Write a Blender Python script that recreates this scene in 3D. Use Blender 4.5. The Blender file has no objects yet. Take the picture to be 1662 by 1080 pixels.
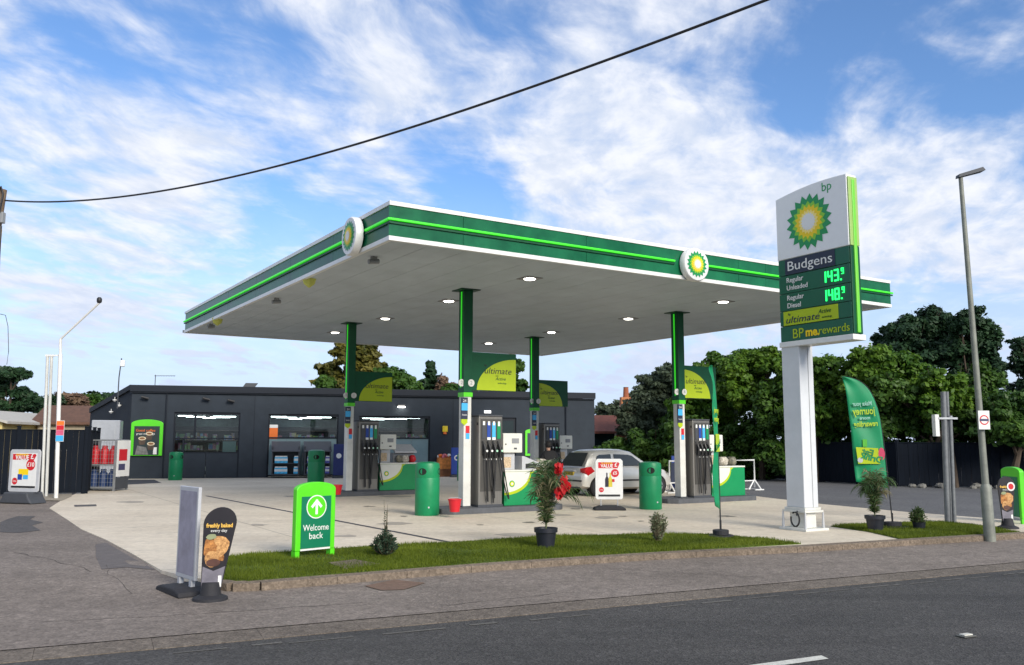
import bpy, math, random
import numpy as np
from mathutils import Vector, Matrix
R = math.radians
sc = bpy.context.scene
col = sc.collection
rnd = random.Random(7)

# ------------------------------------------------------------------ camera
F, W, H = 1424.0, 1662.0, 1080.0
TILT, ROLL, EYE = 0.1218, 0.0029, 1.65
cd = bpy.data.cameras.new("camera")
cam = bpy.data.objects.new("camera", cd)
col.objects.link(cam)
cd.sensor_width = 36
cd.lens = F / W * 36
cd.clip_end = 3000
cam.matrix_world = Matrix.Translation((0, 0, EYE)) @ Matrix.Rotation(R(90) + TILT, 4, 'X') @ Matrix.Rotation(ROLL, 4, 'Z')
sc.camera = cam

# ------------------------------------------------------------------ light
SUN_EL, SUN_AZ = R(26), R(146)      # azimuth clockwise from +Y (camera looks along +Y)
sd = bpy.data.lights.new("sun", 'SUN')
sun = bpy.data.objects.new("sun", sd)
col.objects.link(sun)
sd.energy = 3.4
sd.angle = R(26)
sd.color = (1.0, 0.93, 0.82)
sdir = Vector((math.sin(SUN_AZ) * math.cos(SUN_EL), math.cos(SUN_AZ) * math.cos(SUN_EL), math.sin(SUN_EL)))
sun.rotation_euler = sdir.to_track_quat('Z', 'Y').to_euler()
sun.location = (0, -5, 20)
vs = sc.view_settings
vs.view_transform = 'Standard'
vs.look = 'None'
vs.exposure = 0.34
vs.gamma = 1.0

# world: Nishita sky with procedural streaky cloud
wd = bpy.data.worlds.new("World")
sc.world = wd
wd.use_nodes = True
nt = wd.node_tree
N, L = nt.nodes, nt.links
N.clear()


def nd(t, **kw):
    n = N.new(t)
    for k, v in kw.items():
        setattr(n, k, v)
    return n


def val(x):
    n = nd('ShaderNodeValue'); n.outputs[0].default_value = x; return n.outputs[0]


def mth(op, a, b=None, c=None, clamp=False):
    n = nd('ShaderNodeMath', operation=op, use_clamp=clamp)
    for i, s in enumerate((a, b, c)):
        if s is None: continue
        if isinstance(s, (int, float)): n.inputs[i].default_value = s
        else: L.new(s, n.inputs[i])
    return n.outputs[0]


def sstep(x, lo, hi):
    n = nd('ShaderNodeMapRange', interpolation_type='SMOOTHSTEP')
    L.new(x, n.inputs[0]); n.inputs[1].default_value = lo; n.inputs[2].default_value = hi
    return n.outputs[0]


out = nd('ShaderNodeOutputWorld')
bg = nd('ShaderNodeBackground')
sky = nd('ShaderNodeTexSky', sky_type='NISHITA')
sky.sun_disc = False
sky.sun_elevation = SUN_EL
sky.sun_rotation = SUN_AZ
sky.altitude = 0
sky.air_density = 1.0
sky.dust_density = 0.3
sky.ozone_density = 2.2
tc = nd('ShaderNodeTexCoord')
sep = nd('ShaderNodeSeparateXYZ')
L.new(tc.outputs['Generated'], sep.inputs[0])
dx, dy, dz = sep.outputs
zc = mth('MAXIMUM', dz, 0.0)
den = mth('ADD', zc, 0.16)
px_ = mth('DIVIDE', dx, den)
py_ = mth('DIVIDE', dy, den)
cmb = nd('ShaderNodeCombineXYZ')
L.new(px_, cmb.inputs[0]); L.new(py_, cmb.inputs[1])


def noise(vec, scale, detail=6, rough=.6, dist=0.0, lac=2.0):
    n = nd('ShaderNodeTexNoise')
    L.new(vec, n.inputs['Vector'])
    n.inputs['Scale'].default_value = scale
    n.inputs['Detail'].default_value = detail
    n.inputs['Roughness'].default_value = rough
    n.inputs['Lacunarity'].default_value = lac
    n.inputs['Distortion'].default_value = dist
    return n


def mapping(vec, loc=(0, 0, 0), rot=0, scale=(1, 1, 1)):
    n = nd('ShaderNodeMapping')
    L.new(vec, n.inputs[0])
    n.inputs[1].default_value = loc
    n.inputs[2].default_value = (0, 0, rot)
    n.inputs[3].default_value = scale
    return n.outputs[0]


warp = noise(cmb.outputs[0], 1.3, 3, .5)
wadd = nd('ShaderNodeVectorMath', operation='MULTIPLY_ADD')
L.new(warp.outputs['Color'], wadd.inputs[0]); wadd.inputs[1].default_value = (.34, .34, 0); L.new(cmb.outputs[0], wadd.inputs[2])
wv = wadd.outputs[0]
big = noise(mapping(wv, (3.1, 1.7, 0), R(35), (.75, 1.2, 1)), .9, 4, .55)
rv = mapping(wv, (0, 0, 0), R(16))
wisp = noise(mapping(rv, (0.4, 2.2, 0), 0, (2.0, .8, 1)), 1.7, 9, .56, .0)
fine = noise(mapping(rv, (5, 1, 0), 0, (1.7, 1.0, 1)), 6.0, 7, .60, .0)
ripple = noise(mapping(mapping(wv, (0, 0, 0), R(-28)), (1, 9, 0), 0, (1.0, 2.6, 1)), 5.0, 4, .55, .0)
m = mth('MULTIPLY', big.outputs[0], .85)
m = mth('ADD', m, mth('MULTIPLY', wisp.outputs[0], 1.02))
m = mth('ADD', m, mth('MULTIPLY', fine.outputs[0], .42))
m = mth('ADD', m, mth('MULTIPLY', ripple.outputs[0], .3))


def skyblob(px, py, r, amp):
    """a clearer or cloudier stretch of the sky: direction on the sky, angular radius, amount"""
    X = (px - W / 2) / F; Y = (py - H / 2) / F
    d = Vector((X, math.cos(TILT) + Y * math.sin(TILT), math.sin(TILT) - Y * math.cos(TILT))).normalized()
    dn = nd('ShaderNodeVectorMath', operation='DISTANCE')
    L.new(tc.outputs['Generated'], dn.inputs[0]); dn.inputs[1].default_value = d
    g = sstep(dn.outputs['Value'], r / F, 0.0)
    return mth('MULTIPLY', g, amp * .88)


for b in [(180, 40, 200, -.26), (420, 70, 190, -.20), (300, 150, 120, -.16), (520, 120, 120, -.10), (760, 70, 170, -.14), (700, 270, 150, -.26), (500, 290, 190, -.24), (790, 330, 120, -.22), (400, 190, 120, -.12),
          (1400, 120, 240, -.08), (1600, 130, 200, -.12), (1280, 170, 150, -.12), (880, 60, 120, -.10), (150, 290, 120, -.10), (1000, 260, 170, .07), (1230, 300, 300, .12),
          (60, 180, 160, .06), (280, 440, 240, .14), (1000, 130, 140, .04), (640, 180, 120, .08), (1500, 330, 240, .12)]:
    m = mth('ADD', m, skyblob(*b))
mask = sstep(m, 1.03, 1.48)
# towards the horizon the cloud thickens into a pale blue veil
veil = sstep(dz, .30, .02)
mask = mth('MAXIMUM', mask, mth('MULTIPLY', veil, .85))
hs_ = nd('ShaderNodeHueSaturation')
hs_.inputs['Saturation'].default_value = 1.0
hs_.inputs['Value'].default_value = 1.0
L.new(sky.outputs[0], hs_.inputs['Color'])
mul = nd('ShaderNodeMix', data_type='RGBA', blend_type='MULTIPLY')
mul.inputs[0].default_value = 1
L.new(hs_.outputs[0], mul.inputs[6]); mul.inputs[7].default_value = (1.0, 1.22, 1.50, 1)
shade = nd('ShaderNodeMix', data_type='RGBA')
L.new(sstep(fine.outputs[0], .35, .7), shade.inputs[0])
shade.inputs[6].default_value = (5.7, 6.3, 7.5, 1)
shade.inputs[7].default_value = (7.6, 7.8, 8.4, 1)
shade2 = nd('ShaderNodeMix', data_type='RGBA')
L.new(sstep(dz, .22, .02), shade2.inputs[0])
L.new(shade.outputs[2], shade2.inputs[6]); shade2.inputs[7].default_value = (5.1, 5.9, 7.7, 1)
mx = nd('ShaderNodeMix', data_type='RGBA')
L.new(mask, mx.inputs[0]); L.new(mul.outputs[2], mx.inputs[6]); L.new(shade2.outputs[2], mx.inputs[7])
L.new(mx.outputs[2], bg.inputs['Color'])
bg.inputs['Strength'].default_value = 0.1
L.new(bg.outputs[0], out.inputs[0])
wd.cycles.sampling_method = 'MANUAL'
wd.cycles.sample_map_resolution = 512
sc.cycles.max_bounces = 8
sc.cycles.diffuse_bounces = 4
sc.cycles.glossy_bounces = 4
sc.cycles.transparent_max_bounces = 12
sc.cycles.caustics_reflective = False
sc.cycles.caustics_refractive = False
sc.cycles.sample_clamp_indirect = 4
sc.cycles.use_denoising = True


# ------------------------------------------------------------------ picture -> ground helpers
def ray(x, y):
    X = x - W / 2; Y = y - H / 2
    c, s = math.cos(ROLL), math.sin(ROLL)
    X, Y = (X * c + Y * s) / F, (-X * s + Y * c) / F
    return Vector((X, math.cos(TILT) + Y * math.sin(TILT), math.sin(TILT) - Y * math.cos(TILT)))


def G(x, y, z=0.0):
    d = ray(x, y); k = (z - EYE) / d.z
    return Vector((d.x * k, d.y * k, z))


def at(x, y, Y):
    d = ray(x, y); k = Y / d.y
    return Vector((d.x * k, Y, EYE + d.z * k))


def zat(y_px, P, x_px=None):
    """height on the vertical through ground point P that shows in row y_px"""
    x_px = x_px if x_px is not None else W / 2 + F * P[0] / P[1]
    d = ray(x_px, y_px)
    return EYE + d.z * (P[1] / d.y)


def hit(x, y, P0, n):
    """where the sight line meets the vertical plane through P0 with normal n"""
    d = ray(x, y)
    k = (Vector((P0[0], P0[1], 0)) - Vector((0, 0, 0))).dot(n) / d.dot(n)
    return Vector((d.x * k, d.y * k, EYE + d.z * k))


# ------------------------------------------------------------------ materials
MATS = {}


def mat(name, c, rough=.6, metal=0, var=.12, vscale=6.0, bump=0.0, bscale=60.0, emit=0, spec=.5, coat=0, trans=0, c2=None, stretch=None, ecol=None):
    if name in MATS: return MATS[name]
    mt = bpy.data.materials.new(name)
    mt.use_nodes = True
    t = mt.node_tree
    b = t.nodes['Principled BSDF']
    tcx = t.nodes.new('ShaderNodeTexCoord')
    vec = tcx.outputs['Object']
    if stretch:
        mp = t.nodes.new('ShaderNodeMapping'); mp.inputs[3].default_value = stretch
        t.links.new(vec, mp.inputs[0]); vec = mp.outputs[0]
    b.inputs['Roughness'].default_value = rough
    b.inputs['Metallic'].default_value = metal
    b.inputs['Specular IOR Level'].default_value = spec
    b.inputs['Coat Weight'].default_value = coat
    b.inputs['Base Color'].default_value = (*c, 1)
    if var:
        n = t.nodes.new('ShaderNodeTexNoise')
        n.inputs['Scale'].default_value = vscale; n.inputs['Detail'].default_value = 6; n.inputs['Roughness'].default_value = .65
        t.links.new(vec, n.inputs['Vector'])
        mr = t.nodes.new('ShaderNodeMapRange'); mr.inputs[1].default_value = .3; mr.inputs[2].default_value = .7
        t.links.new(n.outputs[0], mr.inputs[0])
        mi = t.nodes.new('ShaderNodeMix'); mi.data_type = 'RGBA'
        t.links.new(mr.outputs[0], mi.inputs[0])
        lo = tuple(x * (1 - var) for x in c)
        hi = c2 if c2 else tuple(min(1, x * (1 + var)) for x in c)
        mi.inputs[6].default_value = (*lo, 1); mi.inputs[7].default_value = (*hi, 1)
        t.links.new(mi.outputs[2], b.inputs['Base Color'])
        r2 = t.nodes.new('ShaderNodeMapRange'); r2.inputs[3].default_value = max(0, rough - .08); r2.inputs[4].default_value = min(1, rough + .1)
        t.links.new(n.outputs[0], r2.inputs[0]); t.links.new(r2.outputs[0], b.inputs['Roughness'])
    if bump:
        n2 = t.nodes.new('ShaderNodeTexNoise'); n2.inputs['Scale'].default_value = bscale; n2.inputs['Detail'].default_value = 5
        t.links.new(vec, n2.inputs['Vector'])
        bp = t.nodes.new('ShaderNodeBump'); bp.inputs['Strength'].default_value = bump; bp.inputs['Distance'].default_value = .02
        t.links.new(n2.outputs[0], bp.inputs['Height']); t.links.new(bp.outputs[0], b.inputs['Normal'])
    if emit:
        b.inputs['Emission Color'].default_value = (*(ecol or c), 1)
        b.inputs['Emission Strength'].default_value = emit
    if trans:
        b.inputs['Transmission Weight'].default_value = trans
    MATS[name] = mt
    return mt


def glass_mat(name, tint=(.55, .62, .62), gloss=.12):
    if name in MATS: return MATS[name]
    mt = bpy.data.materials.new(name); mt.use_nodes = True
    t = mt.node_tree; t.nodes.clear()
    o = t.nodes.new('ShaderNodeOutputMaterial'); tr = t.nodes.new('ShaderNodeBsdfTransparent'); gl = t.nodes.new('ShaderNodeBsdfGlossy')
    tr.inputs[0].default_value = (*tint, 1); gl.inputs['Roughness'].default_value = .03
    fr = t.nodes.new('ShaderNodeFresnel'); fr.inputs[0].default_value = 1.5
    ad = t.nodes.new('ShaderNodeMath'); ad.operation = 'ADD'; ad.inputs[1].default_value = gloss - .04
    mxx = t.nodes.new('ShaderNodeMixShader')
    t.links.new(fr.outputs[0], ad.inputs[0]); t.links.new(ad.outputs[0], mxx.inputs[0])
    t.links.new(tr.outputs[0], mxx.inputs[1]); t.links.new(gl.outputs[0], mxx.inputs[2]); t.links.new(mxx.outputs[0], o.inputs[0])
    MATS[name] = mt
    return mt


def ground_mat(name, c_lo, c_hi, speck, speck_amt, rough=.9, patch=.35, bump=.4, stains=0.0, streak=None, lines=None):
    """granular outdoor surface: broad patches, mid mottling and fine grit"""
    mt = bpy.data.materials.new(name); mt.use_nodes = True
    t = mt.node_tree; b = t.nodes['Principled BSDF']; T = t.nodes.new; K = t.links.new
    tx = T('ShaderNodeTexCoord'); vec = tx.outputs['Object']

    def nz(s, d=5, r=.6, v=None):
        n = T('ShaderNodeTexNoise'); n.inputs['Scale'].default_value = s; n.inputs['Detail'].default_value = d; n.inputs['Roughness'].default_value = r
        K(v or vec, n.inputs['Vector']); return n.outputs[0]

    def mr(x, a0, a1, b0=0, b1=1):
        n = T('ShaderNodeMapRange'); K(x, n.inputs[0]); n.inputs[1].default_value = a0; n.inputs[2].default_value = a1; n.inputs[3].default_value = b0; n.inputs[4].default_value = b1; return n.outputs[0]
    mi = T('ShaderNodeMix'); mi.data_type = 'RGBA'; K(mr(nz(.55, 6, .6), .3, .7), mi.inputs[0])
    mi.inputs[6].default_value = (*c_lo, 1); mi.inputs[7].default_value = (*c_hi, 1)
    cur = mi.outputs[2]

    def mulby(x):
        nonlocal cur
        q = T('ShaderNodeMix'); q.data_type = 'RGBA'; q.blend_type = 'MULTIPLY'; q.inputs[0].default_value = 1
        K(cur, q.inputs[6]); K(x, q.inputs[7]); cur = q.outputs[2]
    mulby(mr(nz(7, 5, .7), .3, .7, 1 - patch * .45, 1 + patch * .3))
    if streak:
        mp = T('ShaderNodeMapping'); mp.inputs[2].default_value = (0, 0, -streak[0]); mp.inputs[3].default_value = (.12, streak[1], 1); K(vec, mp.inputs[0])
        mulby(mr(nz(1.6, 5, .6, mp.outputs[0]), .3, .7, 1 - streak[2], 1 + streak[2] * .7))
    vo = T('ShaderNodeTexVoronoi'); vo.inputs['Scale'].default_value = speck; K(vec, vo.inputs['Vector'])
    sp = T('ShaderNodeSeparateColor'); K(vo.outputs['Color'], sp.inputs[0])
    mulby(mr(sp.outputs[0], 0, 1, 1 - speck_amt, 1 + speck_amt))
    vo3 = T('ShaderNodeTexVoronoi'); vo3.inputs['Scale'].default_value = speck * .37; K(vec, vo3.inputs['Vector'])
    sp3 = T('ShaderNodeSeparateColor'); K(vo3.outputs['Color'], sp3.inputs[0])
    mulby(mr(sp3.outputs[1], .9, 1, 1, 1 + speck_amt))
    if stains:
        mulby(mr(nz(1.1, 4, .7), .56, .72, 1, 1 - stains))
        mulby(mr(nz(3.3, 3, .5), .66, .7, 1, 1 - stains * .6))
    if lines:
        # saw-cut joints: heading, spacing
        mp = T('ShaderNodeMapping'); mp.inputs[2].default_value = (0, 0, -lines[0]); K(vec, mp.inputs[0])
        sx = T('ShaderNodeSeparateXYZ'); K(mp.outputs[0], sx.inputs[0])
        for ax, spc in ((0, lines[1]), (1, lines[2])):
            pm = T('ShaderNodeMath'); pm.operation = 'PINGPONG'; pm.inputs[1].default_value = spc / 2; K(sx.outputs[ax], pm.inputs[0])
            mulby(mr(pm.outputs[0], .008, .02, .62, 1))
    K(cur, b.inputs['Base Color'])
    b.inputs['Roughness'].default_value = rough
    b.inputs['Specular IOR Level'].default_value = .3
    bp = T('ShaderNodeBump'); bp.inputs['Strength'].default_value = bump; bp.inputs['Distance'].default_value = .01
    K(vo.outputs['Distance'], bp.inputs['Height']); K(bp.outputs[0], b.inputs['Normal'])
    MATS[name] = mt
    return mt


def leaf_mat(name, c, c2, rough=.55, transl=.35):
    mt = bpy.data.materials.new(name); mt.use_nodes = True
    t = mt.node_tree; t.nodes.clear(); T = t.nodes.new; K = t.links.new
    o = T('ShaderNodeOutputMaterial'); df = T('ShaderNodeBsdfPrincipled'); tl = T('ShaderNodeBsdfTranslucent'); mx_ = T('ShaderNodeMixShader')
    df.inputs['Roughness'].default_value = rough; df.inputs['Specular IOR Level'].default_value = .3
    tx = T('ShaderNodeTexCoord'); n = T('ShaderNodeTexNoise'); n.inputs['Scale'].default_value = .9; n.inputs['Detail'].default_value = 3; K(tx.outputs['Object'], n.inputs['Vector'])
    w = T('ShaderNodeTexWhiteNoise'); g = T('ShaderNodeNewGeometry'); K(g.outputs['Random Per Island'], w.inputs['Vector'])
    ad = T('ShaderNodeMath'); ad.operation = 'MULTIPLY_ADD'; K(g.outputs['Random Per Island'], ad.inputs[0]); ad.inputs[1].default_value = .55
    mr = T('ShaderNodeMapRange'); mr.inputs[1].default_value = .35; mr.inputs[2].default_value = .65; mr.inputs[3].default_value = -.1; mr.inputs[4].default_value = .55; K(n.outputs[0], mr.inputs[0])
    K(mr.outputs[0], ad.inputs[2])
    mi = T('ShaderNodeMix'); mi.data_type = 'RGBA'; K(ad.outputs[0], mi.inputs[0]); mi.inputs[6].default_value = (*c, 1); mi.inputs[7].default_value = (*c2, 1)
    K(mi.outputs[2], df.inputs['Base Color']); K(mi.outputs[2], tl.inputs[0])
    mx_.inputs[0].default_value = transl
    K(df.outputs[0], mx_.inputs[1]); K(tl.outputs[0], mx_.inputs[2]); K(mx_.outputs[0], o.inputs[0])
    MATS[name] = mt
    return mt


# ------------------------------------------------------------------ mesh helpers
class MB:
    def __init__(s): s.v = []; s.f = []; s.mi = []

    def add(s, vs_, fs, mi=0):
        o = len(s.v); s.v += [tuple(p) for p in vs_]
        for f in fs: s.f.append([i + o for i in f]); s.mi.append(mi)
        return s

    def box(s, x0, y0, z0, x1, y1, z1, mi=0):
        v = [(x0, y0, z0), (x1, y0, z0), (x1, y1, z0), (x0, y1, z0), (x0, y0, z1), (x1, y0, z1), (x1, y1, z1), (x0, y1, z1)]
        return s.add(v, [(0, 3, 2, 1), (4, 5, 6, 7), (0, 1, 5, 4), (1, 2, 6, 5), (2, 3, 7, 6), (3, 0, 4, 7)], mi)

    def prism(s, pts, axis, a0, a1, mi=0):
        """extrude a 2-D outline; axis 'y': pts are (x,z); 'z': pts are (x,y); 'x': (y,z)"""
        def P(p, a):
            return {'y': (p[0], a, p[1]), 'z': (p[0], p[1], a), 'x': (a, p[0], p[1])}[axis]
        n = len(pts)
        v = [P(p, a0) for p in pts] + [P(p, a1) for p in pts]
        fs = [tuple(range(n)), tuple(range(2 * n - 1, n - 1, -1))] + [(i, (i + 1) % n, n + (i + 1) % n, n + i) for i in range(n)]
        return s.add(v, fs, mi)

    def flat(s, pts, y, mi=0):
        """flat outline in the x-z plane at depth y"""
        return s.add([(p[0], y, p[1]) for p in pts], [tuple(range(len(pts)))], mi)

    def tube(s, path, r, n=8, mi=0, cap=True):
        path = [Vector(p) for p in path]
        rs = r if isinstance(r, (list, tuple)) else [r] * len(path)
        o = len(s.v)
        ref = None
        for i, p in enumerate(path):
            d = (path[min(i + 1, len(path) - 1)] - path[max(i - 1, 0)]).normalized()
            if ref is None:
                ref = Vector((0, 0, 1)) if abs(d.z) < .9 else Vector((1, 0, 0))
            u = d.cross(ref).normalized(); w = d.cross(u).normalized()
            ref = -w if False else ref
            for k in range(n):
                a = 2 * math.pi * k / n
                s.v.append(tuple(p + (u * math.cos(a) + w * math.sin(a)) * rs[i]))
        for i in range(len(path) - 1):
            for k in range(n):
                a, b_ = o + i * n + k, o + i * n + (k + 1) % n
                s.f.append([a, b_, b_ + n, a + n]); s.mi.append(mi)
        if cap:
            s.f.append([o + k for k in range(n)][::-1]); s.mi.append(mi)
            e = o + (len(path) - 1) * n
            s.f.append([e + k for k in range(n)]); s.mi.append(mi)
        return s

    def lathe(s, prof, c=(0, 0, 0), n=24, mi=0, axis='z'):
        o = len(s.v)
        for r, h in prof:
            for k in range(n):
                a = 2 * math.pi * k / n
                q = (r * math.cos(a), r * math.sin(a), h)
                if axis == 'y': q = (q[0], q[2], q[1])
                if axis == 'x': q = (q[2], q[0], q[1])
                s.v.append((c[0] + q[0], c[1] + q[1], c[2] + q[2]))
        for i in range(len(prof) - 1):
            for k in range(n):
                a, b_ = o + i * n + k, o + i * n + (k + 1) % n
                s.f.append([a, b_, b_ + n, a + n]); s.mi.append(mi)
        s.f.append([o + k for k in range(n)][::-1]); s.mi.append(mi)
        e = o + (len(prof) - 1) * n
        s.f.append([e + k for k in range(n)]); s.mi.append(mi)
        return s

    def build(s, name, m, parent=None, bevel=0, smooth=False, loc=None, rotz=0):
        me = bpy.data.meshes.new(name)
        me.from_pydata(s.v, [], s.f)
        ms = m if isinstance(m, (list, tuple)) else [m]
        for q in ms: me.materials.append(q)
        if len(ms) > 1: me.polygons.foreach_set('material_index', s.mi)
        import bmesh
        bm = bmesh.new(); bm.from_mesh(me); bmesh.ops.recalc_face_normals(bm, faces=bm.faces); bm.to_mesh(me); bm.free()
        if smooth:
            me.polygons.foreach_set('use_smooth', [True] * len(me.polygons))
            try: me.set_sharp_from_angle(angle=R(40))
            except Exception: pass
        o = bpy.data.objects.new(name, me)
        col.objects.link(o)
        if parent: o.parent = parent
        if loc: o.location = loc
        if rotz: o.rotation_euler.z = rotz
        if bevel:
            b = o.modifiers.new('bevel', 'BEVEL'); b.width = bevel; b.segments = 2; b.limit_method = 'ANGLE'; b.angle_limit = R(40)
        return o


def tag(o, label=None, cat=None, group=None, kind=None):
    if label: o['label'] = label
    if cat: o['category'] = cat
    if group: o['group'] = group
    if kind: o['kind'] = kind
    return o


def thing(name, label, cat, loc=(0, 0, 0), rotz=0, group=None):
    o = bpy.data.objects.new(name, None); col.objects.link(o)
    o.empty_display_size = .2
    o.location = loc; o.rotation_euler = (0, 0, rotz)
    return tag(o, label, cat, group)


def copy_tree(o, parent=None):
    c = o.copy(); col.objects.link(c)
    if parent: c.parent = parent
    for ch in list(o.children): copy_tree(ch, c)
    return c


def text(s, x, z, y, size, m, parent, width=None, shear=0, name='lettering', align='CENTER', mirror=False, rot=0, thick=.004, bold=0, M=None, face='-y'):
    """flat raised lettering standing in the x-z plane, facing -y"""
    cu = bpy.data.curves.new('t', 'FONT'); cu.body = s; cu.size = size; cu.align_x = align; cu.align_y = 'CENTER'
    cu.extrude = thick / 2; cu.shear = shear; cu.offset = bold; cu.resolution_u = 3
    to = bpy.data.objects.new('t', cu); col.objects.link(to)
    dg = bpy.context.evaluated_depsgraph_get(); dg.update()
    me = bpy.data.meshes.new_from_object(to.evaluated_get(dg))
    me.name = name
    bpy.data.objects.remove(to); bpy.data.curves.remove(cu)
    if width and len(me.vertices):
        xs = [v.co.x for v in me.vertices]; k = width / (max(xs) - min(xs))
        me.transform(Matrix.Diagonal((k, 1, 1, 1)))
    T = Matrix.Translation((x, y, z)) @ Matrix.Rotation(R(90), 4, 'X') @ Matrix.Rotation(rot, 4, 'Z')
    if mirror: T = Matrix.Translation((x, y, z)) @ Matrix.Diagonal((-1, 1, 1, 1)) @ Matrix.Rotation(R(90), 4, 'X') @ Matrix.Rotation(rot, 4, 'Z')
    if M: T = M @ T
    me.transform(T)
    me.materials.clear(); me.materials.append(m)
    o = bpy.data.objects.new(name, me); col.objects.link(o)
    if parent: o.parent = parent
    return o


def circle(cx, cz, rx, rz=None, n=24):
    rz = rz or rx
    return [(cx + rx * math.cos(2 * math.pi * i / n), cz + rz * math.sin(2 * math.pi * i / n)) for i in range(n)]


def star(cx, cz, ro, ri, n, ph=0):
    p = []
    for i in range(2 * n):
        a = math.pi * i / n + ph
        r_ = ro if i % 2 == 0 else ri
        p.append((cx + r_ * math.cos(a), cz + r_ * math.sin(a)))
    return p


# common materials
M_white = mat('white_paint', (.72, .72, .70), .35, var=.06)
M_offw = mat('weathered_white', (.62, .62, .58), .5, var=.12, vscale=3)
M_dgreen = mat('dark_green_panel', (.0, .068, .026), .45, var=.12, spec=.3)
M_green = mat('mid_green', (.0, .24, .075), .4, var=.06)
M_lime = mat('lime_green', (.09, .62, .01), .4, var=.04)
M_ylime = mat('yellow_lime', (.40, .52, .0), .45, var=.04)
M_glow = mat('green_light_bar', (.05, .6, .02), .4, var=0, emit=.45, ecol=(.03, .75, .02))
M_yel = mat('yellow', (.85, .60, .0), .5, var=.03)
M_black = mat('black_plastic', (.012, .012, .014), .5, var=.15)
M_rubber = mat('black_rubber', (.018, .018, .022), .75, var=.2, bump=.2)
M_dgrey = mat('dark_grey', (.05, .055, .065), .6, var=.1)
M_grey = mat('mid_grey', (.24, .25, .26), .5, var=.1)
M_lgrey = mat('light_grey', (.45, .46, .48), .45, var=.08)
M_red = mat('red', (.55, .01, .02), .45, var=.05)
M_blue = mat('royal_blue', (.01, .05, .30), .5, var=.08)
M_cyan = mat('sky_blue', (.05, .40, .75), .5, var=.05)
M_orange = mat('orange', (.80, .17, .02), .5, var=.08)
M_steel = mat('brushed_steel', (.20, .19, .175), .42, .6, var=.08, stretch=(20, 20, .6), vscale=2)
M_galv = mat('galvanised_steel', (.36, .38, .40), .5, .6, var=.15, vscale=14)
M_text = mat('white_print', (.75, .75, .72), .6, var=0)
M_navy = mat('navy_panel', (.012, .02, .05), .5, var=.05)
M_wood = mat('weathered_wood', (.16, .11, .07), .8, var=.3, stretch=(8, 8, .5), bump=.3)
M_brown = mat('pastry_brown', (.30, .09, .015), .7, var=.6, vscale=26, c2=(.62, .27, .07))
M_cream = mat('cream', (.72, .62, .42), .6, var=.1)

# ------------------------------------------------------------------ site frames
HC = R(32.33)                      # heading of the canopy and pump islands
CA = Vector((math.cos(HC), math.sin(HC), 0)); CB = Vector((-math.sin(HC), math.cos(HC), 0))
C0 = Vector((-2.164, 15.084, 0))


def cuv(u, v, z=0): return C0 + CA * u + CB * v + Vector((0, 0, z))


HR = R(25.5)                       # heading of the road
RA = Vector((math.cos(HR), math.sin(HR), 0)); RB = Vector((-math.sin(HR), math.cos(HR), 0))
R0 = Vector((2.2, 7.32, 0))        # a point on the centre marking


def ruv(u, v, z=0): return R0 + RA * u + RB * v + Vector((0, 0, z))


# ------------------------------------------------------------------ ground
M_asph = ground_mat('road_asphalt', (.052, .050, .048), (.075, .071, .067), 60, .36, .85, .25, .5, stains=.12, streak=(HR, 1.6, .16))
M_pave = ground_mat('old_tarmac', (.17, .143, .122), (.24, .203, .175), 46, .24, .92, .5, .35, stains=.22, streak=(HR, .8, .12))
M_lane = ground_mat('lane_tarmac', (.10, .10, .105), (.14, .14, .14), 40, .25, .9, .3, .3, stains=.15)
M_conc = ground_mat('forecourt_concrete', (.58, .50, .39), (.73, .645, .515), 30, .05, .75, .3, .12, stains=.24, streak=(HC, 1.1, .07), lines=(HC, 5.0, 6.0))
M_kerb = ground_mat('kerb_concrete', (.15, .118, .088), (.21, .165, .125), 40, .25, .9, .4, .4, stains=.25)
M_dirt = ground_mat('field_ground', (.05, .06, .03), (.10, .09, .05), 10, .3, .95, .5, .5)
M_mark = mat('road_paint', (.55, .54, .48), .7, var=.25, vscale=30)
M_patch = ground_mat('dark_tarmac_patch', (.075, .07, .068), (.10, .092, .088), 45, .25, .8, .3, .4)
M_grav = ground_mat('gravel_strip', (.12, .10, .082), (.18, .152, .125), 50, .25, .95, .6, .6)

mb = MB(); S = 900
mb.add([(-S, -S, -.32), (S, -S, -.32), (S, S, -.32), (-S, S, -.32)], [(0, 1, 2, 3)])
tag(mb.build('ground', M_dirt), kind='structure')


def sheet(name, pts, z, m, kind='structure', th=0.0):
    mb = MB()
    if th: mb.prism([(p[0], p[1]) for p in pts], 'z', z - th, z)
    else: mb.add([(p[0], p[1], z) for p in pts], [tuple(range(len(pts)))])
    o = mb.build(name, m)
    return tag(o, kind=kind)


# tarmac apron and pavement: lower beside the kerb, level with the forecourt at the entrances
def pave_z(p):
    v = (p - R0).dot(RB)
    t = min(1, max(0, (v - 4.3) / 3.5)); t = t * t * (3 - 2 * t)
    return -.10 + .088 * t


mb = MB(); nu, nv = 90, 60
us = np.linspace(-70, 90, nu); vs2 = np.concatenate([np.linspace(3.0, 14, 36), np.linspace(16, 60, 24)])
g = []
for v in vs2:
    for u in us:
        p = ruv(u, v); g.append((p.x, p.y, pave_z(p)))
fs = [(j * nu + i, j * nu + i + 1, (j + 1) * nu + i + 1, (j + 1) * nu + i) for j in range(len(vs2) - 1) for i in range(nu - 1)]
mb.add(g, fs)
tag(mb.build('pavement', M_pave, smooth=True), kind='structure')

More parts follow.
